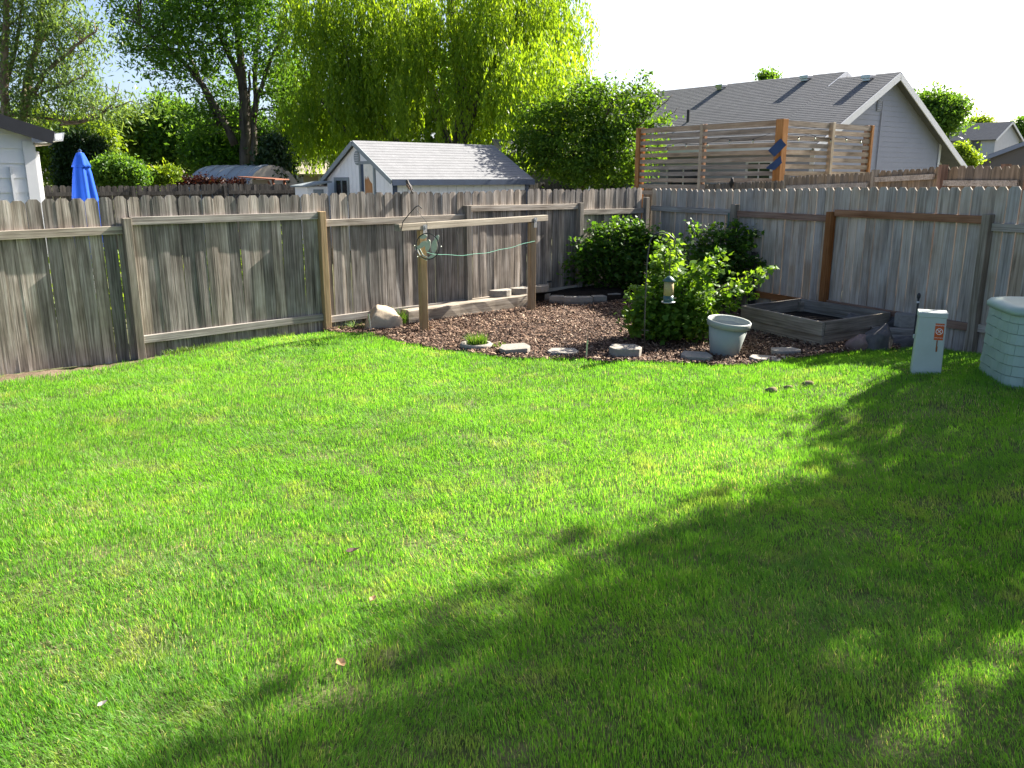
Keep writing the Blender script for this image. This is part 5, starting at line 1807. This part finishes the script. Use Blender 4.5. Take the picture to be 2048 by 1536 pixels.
far_house("white two storey house with grey roof far off beyond the grey gable", 1888, 280, 90.0, R(-55), 5.2, 4.9, 6.0, 0.62, 'pale_siding', 'shingle_dark', wins=[(2.4, 4.6, 1.25, 1.05, 'brown_siding')])
bh = far_house("brown sided house low at the far right edge of the photo", 2285, 330, 42.0, R(60), 9.0, 7.0, 3.05, 0.42, 'brown_siding', 'shingle_dark', trim='grey_siding')
far_house("beige roofed house half hidden by bushes behind the far dark fence", 232, 345, 52.0, R(25), 3.9, 6.0, 2.4, 0.36, 'tan_wall', 'shingle_tan', trim='tan_wall')
far_house("tan roofed house partly hidden by the willow, left of the small shed", 606, 345, 40.0, R(20), 5.5, 6.0, 2.35, 0.38, 'tan_wall', 'shingle_tan', wins=[(0.8, 1.1, 1.2, 1.0, 'white_trim')], trim='white_trim')
far_house("brown cabin roof corner peeping out between the willow and the round tree", 1022, 300, 33.0, R(15), 3.0, 3.0, 3.05, 0.3, 'brown_siding', 'shingle_dark', trim='soffit', name="cabin")

# --- quonset hut
qx, qy, _ = at_y(372, 372, 31.0)
qh = thing("quonset_hut", "long low round roofed metal hut behind the far dark fence", "hut", (qx, qy, 0), R(-33))
QL, QR = 3.3, 1.2
m = MB()
vs, fs = [], []
na = 14
nx_ = 12
for i in range(nx_ + 1):
    for k in range(na + 1):
        a = math.pi * k / na
        vs.append((QL * i / nx_, QR - QR * math.cos(a), 1.42 + 1.02 * math.sin(a)))
for i in range(nx_):
    for k in range(na):
        p = i * (na + 1) + k
        fs.append((p, p + 1, p + na + 2, p + na + 1))
m.add(vs, fs)
ob("roof", m, M['quonset'], qh, smooth=True)
for i in range(1, nx_, 2):
    pp = [(QL * i / nx_, QR - (QR + 0.015) * math.cos(math.pi * k / na), 1.42 + 1.035 * math.sin(math.pi * k / na)) for k in range(na + 1)]
    ob("roof_rib", MB().tube(pp, 0.022, 4, cap=False), M['quonset'], qh)
m = MB().box((QL / 2, QR, 0.71), (QL - 0.05, 2 * QR - 0.04, 1.42))
ob("wall", m, M['quonset'], qh)
poly = [(QR - QR * math.cos(math.pi * k / na), 1.42 + 1.02 * math.sin(math.pi * k / na)) for k in range(na + 1)]
ob("end_wall", MB().extrude(poly, (QL - 0.03, 0, 0), (0, 1, 0), (0, 0, 1), (0.05, 0, 0)), M['tan_wall'], qh)
ob("end_wall", MB().extrude(poly, (-0.02, 0, 0), (0, 1, 0), (0, 0, 1), (0.05, 0, 0)), M['quonset'], qh)
# rusty lean-to roof on posts beside it
tx, ty, tz = at_y(527, 356, 26.5)
lt2 = thing("rusty_shelter", "low rusty sheet shelter on thin posts right of the round roofed hut", "shelter", (tx, ty, 0), R(-10))
ob("sheet_roof", MB().extrude([(-0.62, tz + 0.02), (0.62, tz - 0.06), (0.62, tz - 0.03), (-0.62, tz + 0.05)], (0, -0.5, 0), (1, 0, 0), (0, 0, 1), (0, 1.0, 0)), M['rusty'], lt2)
for x_, y_ in ((-0.5, -0.4), (0.5, -0.4), (-0.5, 0.4), (0.5, 0.4)):
    ob("post", MB().box((x_, y_, tz / 2), (0.06, 0.06, tz - 0.04)), M['rusty'], lt2)
ob("panel", MB().box((-0.15, 0.1, tz - 0.25), (0.55, 0.05, 0.4)), M['tan_wall'], lt2)
ob("brace", MB().bar((0.35, -0.42, tz - 0.1), (0.62, -0.42, tz - 0.55), 0.04, 0.05), M['rusty'], lt2)

# ------------------------------------------------------------------ trees
random.seed(5)


def L3(path, Y, r0, r1, dy=0.0, jit=0.04):
    n_ = len(path)
    return limb([P3(px, py, Y + dy * i / max(1, n_ - 1)) for i, (px, py) in enumerate(path)], r0, r1, 4, jit)


# willow (main)
Yw = 37.0
wb = P3(905, 360, Yw)
wb = (wb.x, wb.y, 0)
wl_limbs = [L3([(905, 420), (915, 330), (925, 230), (915, 130), (905, 20), (900, -80)], Yw, 0.42, 0.12),
            L3([(918, 300), (950, 210), (1000, 120), (1040, 20), (1060, -70)], Yw, 0.26, 0.07, -1.5),
            L3([(910, 340), (880, 240), (850, 140), (800, 40), (760, -60)], Yw, 0.28, 0.07, 1.0),
            L3([(930, 250), (935, 160), (960, 60), (980, -60)], Yw, 0.2, 0.05, 1.8),
            L3([(900, 330), (800, 290), (720, 200), (690, 90)], Yw, 0.22, 0.05, -1.8),
            L3([(925, 220), (980, 160), (1060, 130), (1120, 70)], Yw, 0.16, 0.04, -0.6),
            L3([(760, 300), (700, 270), (640, 200)], Yw, 0.12, 0.04, -1.5)]
t = thing("willow_tree", "big bright yellow green weeping willow filling the top middle of the photo", "tree", wb)
mb = limbs_mb(wb, wl_limbs)
# strands start on a wide dome and hang
lob = [(P3(880, -40, Yw), 5.6, 4.2, 2.4), (P3(1000, 10, Yw - 1), 3.6, 3.2, 2.2), (P3(720, 40, Yw + 0.5), 3.4, 3.4, 2.2), (P3(1075, 90, Yw - 0.5), 2.1, 2.0, 2.6), (P3(690, 170, Yw), 2.4, 2.2, 1.6), (P3(800, 150, Yw - 2), 2.8, 1.6, 1.8), (P3(640, 230, Yw + 1), 1.5, 1.6, 1.2), (P3(1020, 180, Yw + 1), 2.0, 1.6, 1.6), (P3(1085, 125, 29.8), 1.4, 1.3, 1.1)]
PP, DD, GG = [], [], []
wts = np.array([10, 7, 6, 3.6, 3.8, 4.0, 2.6, 3.0, 2.6])
for _ in range(470):
    li = rng.choice(len(lob), p=wts / wts.sum())
    c, rx, ry, rz_ = lob[li]
    d = rng.normal(0, 1, 3)
    d /= np.linalg.norm(d)
    rr = rng.uniform(0.5, 1.05)
    tip = np.array([c.x + d[0] * rx * rr, c.y + d[1] * ry * rr, c.z + d[2] * rz_ * rr])
    Lb = rng.uniform(0.9, 3.3)
    gb = rng.uniform(0, 1)
    for _k in range(rng.integers(6, 15)):
        p = tip + rng.normal(0, 1, 3) * np.array([0.34, 0.34, 0.22])
        outward = np.array([d[0], d[1], 0]) * rng.uniform(0.0, 0.6) + rng.normal(0, 0.12, 3) * np.array([1, 1, 0])
        L = min(Lb * rng.uniform(0.6, 1.15), p[2] - 2.2)
        if L < 0.4:
            continue
        k = int(L * 16)
        f = np.linspace(0, 1, k)
        path = p + outward[None, :] * (1 - (1 - f[:, None]) ** 2) + np.stack([0.10 * np.sin(f * 5 + rng.uniform(0, 6)), 0.1 * np.cos(f * 4 + rng.uniform(0, 6)), -L * f], 1)
        path += rng.normal(0, 0.05, path.shape)
        PP.append(path)
        dd = np.zeros_like(path)
        dd[:, 2] = -1.0
        DD.append(dd)
        GG.append(np.full(k, gb))
PP, DD, GG = np.concatenate(PP), np.concatenate(DD), np.concatenate(GG)
V, F = leaf_quads(PP - np.array(wb), rng.uniform(0.13, 0.26, len(PP)), 0.30, dirs=DD, nbias=np.array([0.0, 0.0, 0.0]))
ob("trunk", mb, M['bark'], t, smooth=True)
link("crown", npmesh("crown", V, F, M['willow'], np.repeat(np.clip(0.15 + 0.45 * GG + rng.normal(0, 0.2, len(PP)), 0, 1), 4)), t)

# ash tree, several dark stems
Ya = 40.0
ab = P3(490, 360, Ya)
ab = (ab.x, ab.y, 0)
ash_l = [L3([(495, 420), (492, 300), (488, 200), (480, 110), (470, 0), (465, -80)], Ya, 0.36, 0.08),
         L3([(470, 290), (430, 210), (380, 140), (330, 90), (280, 50)], Ya, 0.20, 0.04, -1.0),
         L3([(440, 250), (400, 160), (370, 90), (340, 20)], Ya, 0.14, 0.04, 1.5),
         L3([(505, 330), (510, 220), (512, 120), (520, 20)], Ya, 0.20, 0.05, 1.0),
         L3([(508, 230), (530, 150), (560, 80), (590, 20)], Ya, 0.13, 0.04, -1.0),
         L3([(490, 180), (460, 110), (430, 40), (420, -60)], Ya, 0.16, 0.04, -0.5),
         L3([(512, 330), (505, 280), (498, 210), (500, 140)], Ya, 0.15, 0.05, 0.3)]
def LB(px, py, Y, w, h, d=None):
    p = P3(px, py, Y)
    k = Y / 1690.0
    return (p.x, p.y, p.z, w * k, (d or w) * k, h * k)
ash_lobes = [LB(300, 30, Ya, 85, 70), LB(380, 60, Ya - 1, 80, 75), LB(450, 20, Ya, 90, 70), LB(520, 60, Ya, 70, 80), LB(560, 120, Ya, 50, 70), LB(300, 110, Ya, 60, 40), LB(360, 150, Ya - 1, 70, 35), LB(440, 140, Ya + 1, 60, 60),
             LB(400, -60, Ya, 140, 60), LB(395, 230, Ya, 45, 40), LB(560, 220, Ya, 40, 60), LB(470, 230, Ya + 1, 45, 50), LB(540, -40, Ya, 80, 60)]
tree("ash_tree", "tall dark trunked leafy tree with open branches left of the willow", "tree", ab, ash_l, ash_lobes, 1150, 27, 0.34, 0.22, 0.36, 'ash', 'bark', shell=0.35, flat=0.55, twig=420)

# loose tree at the left edge
Yl = 24.0
tb_ = P3(35, 360, Yl)
tb_ = (tb_.x, tb_.y, 0)
lt_l = [L3([(40, 420), (45, 240), (70, 100), (95, -60)], Yl, 0.16, 0.05, 0.5), L3([(5, 420), (8, 250), (10, 100), (12, -80)], Yl, 0.18, 0.06, -0.5), L3([(48, 230), (90, 150), (150, 95), (195, 55)], Yl, 0.09, 0.02, -0.6),
        L3([(45, 205), (60, 130), (110, 40), (150, -30)], Yl, 0.07, 0.02, 0.8), L3([(45, 200), (130, 170), (185, 140)], Yl, 0.05, 0.012, -0.4), L3([(10, 200), (30, 100), (45, 0), (60, -80)], Yl, 0.07, 0.02, 0.3),
        L3([(120, 250), (190, 235), (230, 200), (240, 165)], Yl, 0.035, 0.008, 0.0), L3([(20, 230), (80, 235), (140, 245), (190, 232), (260, 205), (300, 215)], Yl, 0.05, 0.008, 0.0)]
lt_lobes = [LB(60, 30, Yl, 70, 70), LB(20, 110, Yl, 60, 80), LB(120, 40, Yl, 55, 55), LB(140, 120, Yl, 55, 55), LB(95, 160, Yl, 60, 50), LB(180, 75, Yl, 35, 40), LB(150, 190, Yl, 55, 35), LB(60, 220, Yl, 60, 40), LB(200, 215, Yl, 60, 25), LB(290, 215, Yl, 40, 12), LB(50, -70, Yl, 130, 60)]
tree("leafy_tree", "slender stemmed tree with loose pale green leaves above the white house", "tree", tb_, lt_l, lt_lobes, 760, 24, 0.26, 0.16, 0.26, 'loose', 'bark_pale', shell=0.2, flat=0.8, twig=260, droop=0.9)

# round glossy tree
Yr = 27.5
rb_ = P3(1165, 380, Yr)
rb_ = (rb_.x, rb_.y, 0)
r_l = [L3([(1168, 440), (1165, 340), (1150, 280), (1130, 220)], Yr, 0.12, 0.03), L3([(1168, 340), (1200, 260), (1230, 200)], Yr, 0.08, 0.02, -0.5), L3([(1165, 330), (1110, 270), (1080, 230)], Yr, 0.07, 0.02, 0.4), L3([(1175, 330), (1250, 280), (1290, 240)], Yr, 0.07, 0.02, -0.5),
       L3([(1270, 240), (1310, 220), (1345, 190)], Yr, 0.03, 0.008, 0.0), L3([(1280, 260), (1330, 235), (1360, 215)], Yr, 0.025, 0.006, 0.0)]
r_lobes = [LB(1165, 215, Yr, 60, 55), LB(1090, 265, Yr, 62, 60), LB(1225, 230, Yr, 70, 62), LB(1150, 300, Yr, 95, 58), LB(1240, 305, Yr, 85, 55), LB(1060, 310, Yr, 40, 45), LB(1272, 235, Yr, 32, 45), LB(1165, 170, Yr, 24, 26), LB(1290, 185, Yr, 22, 40), LB(1318, 235, Yr, 24, 22), LB(1190, 345, Yr, 110, 25)]
tree("fruit_tree", "round bushy dark green tree between the willow and the slatted screen", "tree", rb_, r_l, r_lobes, 780, 38, 0.17, 0.125, 0.5, 'round', 'bark', shell=0.45, twig=120)

# background trees and bushes
def bushy(name, label, cat, px, Y, lobes, leafm, ncl, per=30, spread=0.3, ls=0.2, asp=0.45, shell=0.45, bark='bark', flat=0.7, group=None, rt=0.12):
    b = P3(px, 360, Y)
    b = (b.x, b.y, 0)
    zc = max(l[2] for l in lobes)
    lm = [limb([(b[0], b[1], -0.1), (b[0] + 0.1, b[1], zc * 0.5), (b[0] - 0.05, b[1], zc)], rt, rt * 0.25, 4, 0.05)]
    for l in lobes[:5]:
        lm.append(limb([(b[0], b[1], zc * 0.3), ((b[0] + l[0]) / 2, (b[1] + l[1]) / 2, zc * 0.5), (l[0], l[1], l[2])], rt * 0.5, rt * 0.12, 3, 0.04))
    return tree(name, label, cat, b, lm, lobes, ncl, per, spread, ls, asp, leafm, bark, shell=shell, flat=flat, group=group)


G_T = "background trees behind the far dark fence"
bushy("lime_tree", "yellow green young tree behind the blue umbrella, right of the white house", "tree", 250, 46.0, [LB(250, 260, 46, 32, 42), LB(235, 290, 46, 40, 40), LB(275, 285, 46, 35, 40), LB(262, 235, 46, 18, 25), LB(215, 285, 46, 32, 40)], 'lime', 420, ls=0.24, group=G_T)
bushy("lime_tree", "wide yellow green bush spreading above the dark cedars beside the white house", "tree", 150, 40.0, [LB(110, 290, 40, 50, 45), LB(160, 268, 40, 50, 35), LB(195, 285, 40, 35, 38), LB(60, 260, 40, 50, 40), LB(100, 335, 40, 30, 40)], 'lime', 480, ls=0.22, group=G_T)
bushy("leafy_tree", "dense dark green tree just left of the ash trunks", "tree", 350, 46.0, [LB(335, 235, 46, 38, 45), LB(360, 270, 46, 55, 55), LB(320, 290, 46, 32, 45), LB(400, 290, 46, 48, 50), LB(355, 310, 46, 60, 35)], 'mid', 620, ls=0.25, group=G_T)
bushy("leafy_tree", "dark undergrowth tree below the ash branches behind the round roofed hut", "tree", 470, 44.0, [LB(430, 290, 44, 50, 45), LB(480, 270, 44, 50, 60), LB(530, 300, 44, 45, 50), LB(450, 320, 44, 80, 30)], 'ash', 620, ls=0.24, group=G_T)
bushy("leafy_tree", "dark leafy tree between the ash trunks and the willow curtain", "tree", 590, 43.0, [LB(570, 310, 43, 35, 45), LB(610, 240, 43, 45, 60), LB(640, 290, 43, 50, 50), LB(590, 180, 43, 35, 50)], 'ash', 560, ls=0.24, group=G_T)
bushy("leafy_tree", "shadowy tree behind the willow trunk above the shed roof", "tree", 820, 50.0, [LB(760, 260, 50, 70, 60), LB(860, 260, 50, 80, 60), LB(960, 270, 50, 80, 55), LB(1040, 260, 50, 55, 65), LB(700, 290, 50, 50, 45), LB(900, 180, 50, 120, 70)], 'mid', 900, ls=0.3, group=G_T)
bushy("conifer", "small dark conifer beside the tan roofed house left of the shed", "tree", 548, 31.0, [LB(548, 345, 31, 26, 28), LB(549, 315, 31, 19, 28), LB(550, 290, 31, 11, 22)], 'cedar', 210, per=40, spread=0.18, ls=0.16, group=G_T)
for k, (px, top, w_) in enumerate(((128, 285, 13), (150, 278, 13), (175, 274, 14), (199, 288, 11))):
    lab = ("dark columnar cedar nearest the white house corner", "dark columnar cedar just left of the blue umbrella", "dark columnar cedar directly behind the blue umbrella", "shortest dark columnar cedar just right of the blue umbrella")[k]
    bushy("cedar_tree", lab, "tree", px, 31.0, [LB(px, 350, 31, w_, 35), LB(px, (top + 350) / 2 + 5, 31, w_ * 0.85, 40), LB(px, top + 12, 31, w_ * 0.45, 20)], 'cedar', 210, per=34, spread=0.12, ls=0.13, shell=0.5, flat=1.6, group="columnar cedars behind the umbrella")
G_B = "bushes along the far dark fence"
bushy("round_bush", "rounded green bush right of the blue umbrella in front of the beige roof", "bush", 240, 25.0, [LB(235, 340, 25, 38, 24), LB(215, 350, 25, 30, 22), LB(262, 348, 25, 26, 24)], 'mid', 330, per=34, spread=0.12, ls=0.11, group=G_B, rt=0.04)
bushy("round_bush", "small pale green bush between the beige roof and the round roofed hut", "bush", 305, 26.0, [LB(300, 355, 26, 28, 15), LB(325, 352, 26, 22, 15), LB(340, 345, 26, 14, 13)], 'lime', 200, per=30, spread=0.1, ls=0.1, group=G_B, rt=0.03)
bushy("red_bush", "low row of dark red leaves in front of the round roofed hut", "bush", 420, 27.0, [LB(365, 365, 27, 20, 6), LB(400, 363, 27, 18, 8), LB(435, 366, 27, 22, 5), LB(470, 366, 27, 20, 5)], 'redleaf', 130, per=26, spread=0.09, ls=0.10, group=G_B, rt=0.03)
bushy("leafy_tree", "hazy roundish tree rising behind the right slope of the grey gable", "tree", 1885, 75.0, [LB(1868, 215, 75, 30, 30), LB(1895, 225, 75, 30, 28), LB(1880, 240, 75, 40, 25), LB(1850, 210, 75, 14, 18)], 'mid', 420, ls=0.36, spread=0.45, shell=0.3)
bushy("lime_bush", "bright yellow bush beside the white house at the far right", "bush", 1932, 36.0, [LB(1930, 320, 36, 14, 22), LB(1940, 325, 36, 11, 18), LB(1922, 302, 36, 8, 14)], 'lime', 170, ls=0.15, spread=0.14, rt=0.05)
bushy("leafy_tree", "dark tree behind the far right end of the white two storey house", "tree", 2040, 106.0, [LB(2034, 268, 106, 10, 14), LB(2050, 258, 106, 16, 20), LB(2070, 262, 106, 22, 24)], 'mid', 260, ls=0.4, spread=0.45)
bushy("leafy_tree", "small reddish topped tree peeping over the roof of the white two storey house", "tree", 1962, 112.0, [LB(1962, 246, 112, 14, 10), LB(1950, 252, 112, 9, 9)], 'lime', 110, ls=0.36, spread=0.4)
bushy("leafy_tree", "tiny tree top showing over the grey house ridge", "tree", 1535, 70.0, [LB(1535, 158, 70, 12, 9)], 'mid', 60, ls=0.3, spread=0.3)

hb = F0 + FU * (-3.2) + FN * 0.75
hl = []
for k in range(9):
    q = F0 + FU * (-6.2 + 0.75 * k) + FN * (0.95 + 0.06 * (k % 2))
    hl.append((q.x, q.y, 0.62 + 0.05 * (k % 3), 0.42, 0.34, 0.6))
tree("hedge", "low green hedge glimpsed only through the board gaps of the weathered left fence", "hedge", (hb.x, hb.y, 0), [limb([(hb.x, hb.y, -0.1), (hb.x, hb.y, 0.9)], 0.03, 0.01)], hl, 330, 26, 0.10, 0.09, 0.5, 'lime', 'bark', shell=0.3)
# shade trees standing right of the picture, whose shadows lie on the lawn
su = Vector((math.sin(R(SUN_AZ)), math.cos(R(SUN_AZ)), 0))
sv = Vector((-su.y, su.x, 0))


def pq(p, q, z, rp, rq, rz_):
    v = su * q + sv * p
    return (v.x, v.y, z, (rp + rq) / 2, (rp + rq) / 2, rz_)


edge_lobes = [pq(1.7, 14, 9.9, 0.95, 0.95, 1.0), pq(2.3, 14, 8.8, 0.66, 0.66, 0.6), pq(0.9, 14, 8.7, 0.7, 0.7, 0.6), pq(2.4, 14, 7.5, 0.75, 0.75, 0.7), pq(2.3, 14, 6.4, 0.9, 0.9, 0.8), pq(2.9, 13.9, 5.1, 0.95, 0.95, 0.7),
              pq(1.3, 14, 6.1, 0.7, 0.7, 0.6), pq(0.3, 14.0, 9.8, 0.8, 0.8, 0.7), pq(0.4, 14.0, 7.6, 0.7, 0.7, 0.6), pq(2.1, 13.6, 4.5, 0.9, 0.9, 0.5), pq(1.5, 14, 8.2, 0.45, 0.45, 0.35)]
open_lobes = [pq(0.2, 14.6, 6.6, 1.5, 1.5, 1.6), pq(0.8, 14.4, 5.4, 1.2, 1.2, 1.0), pq(-1.0, 14.6, 8.2, 1.6, 1.6, 2.0), pq(-0.9, 14.4, 5.8, 1.4, 1.4, 1.4)]


def shade(label, p0, lobes, ncl, **kw):
    b = su * 14.2 + sv * p0
    bz = (b.x, b.y, 0)
    lm = [limb([bz, (b.x + .1, b.y, 3), (b.x, b.y + .1, 6), (b.x, b.y, 9)], 0.16, 0.04)]
    for l in lobes:
        lm.append(limb([(b.x, b.y, l[2] * 0.55), ((b.x + l[0]) / 2, (b.y + l[1]) / 2, l[2] * 0.85), l[:3]], 0.06, 0.02))
    tree("shade_tree", label, "tree", bz, lm, lobes, ncl, 40, 0.21, 0.17, 0.5, 'mid', 'bark', shell=0.15, twig=60)


shade("dense leafy shade tree out beyond the right fence, casting the shadow edge on the lawn", 1.4, edge_lobes, 520)
shade("open crowned shade tree out beyond the right fence, dappling the shaded lawn", -0.6, open_lobes, 230)
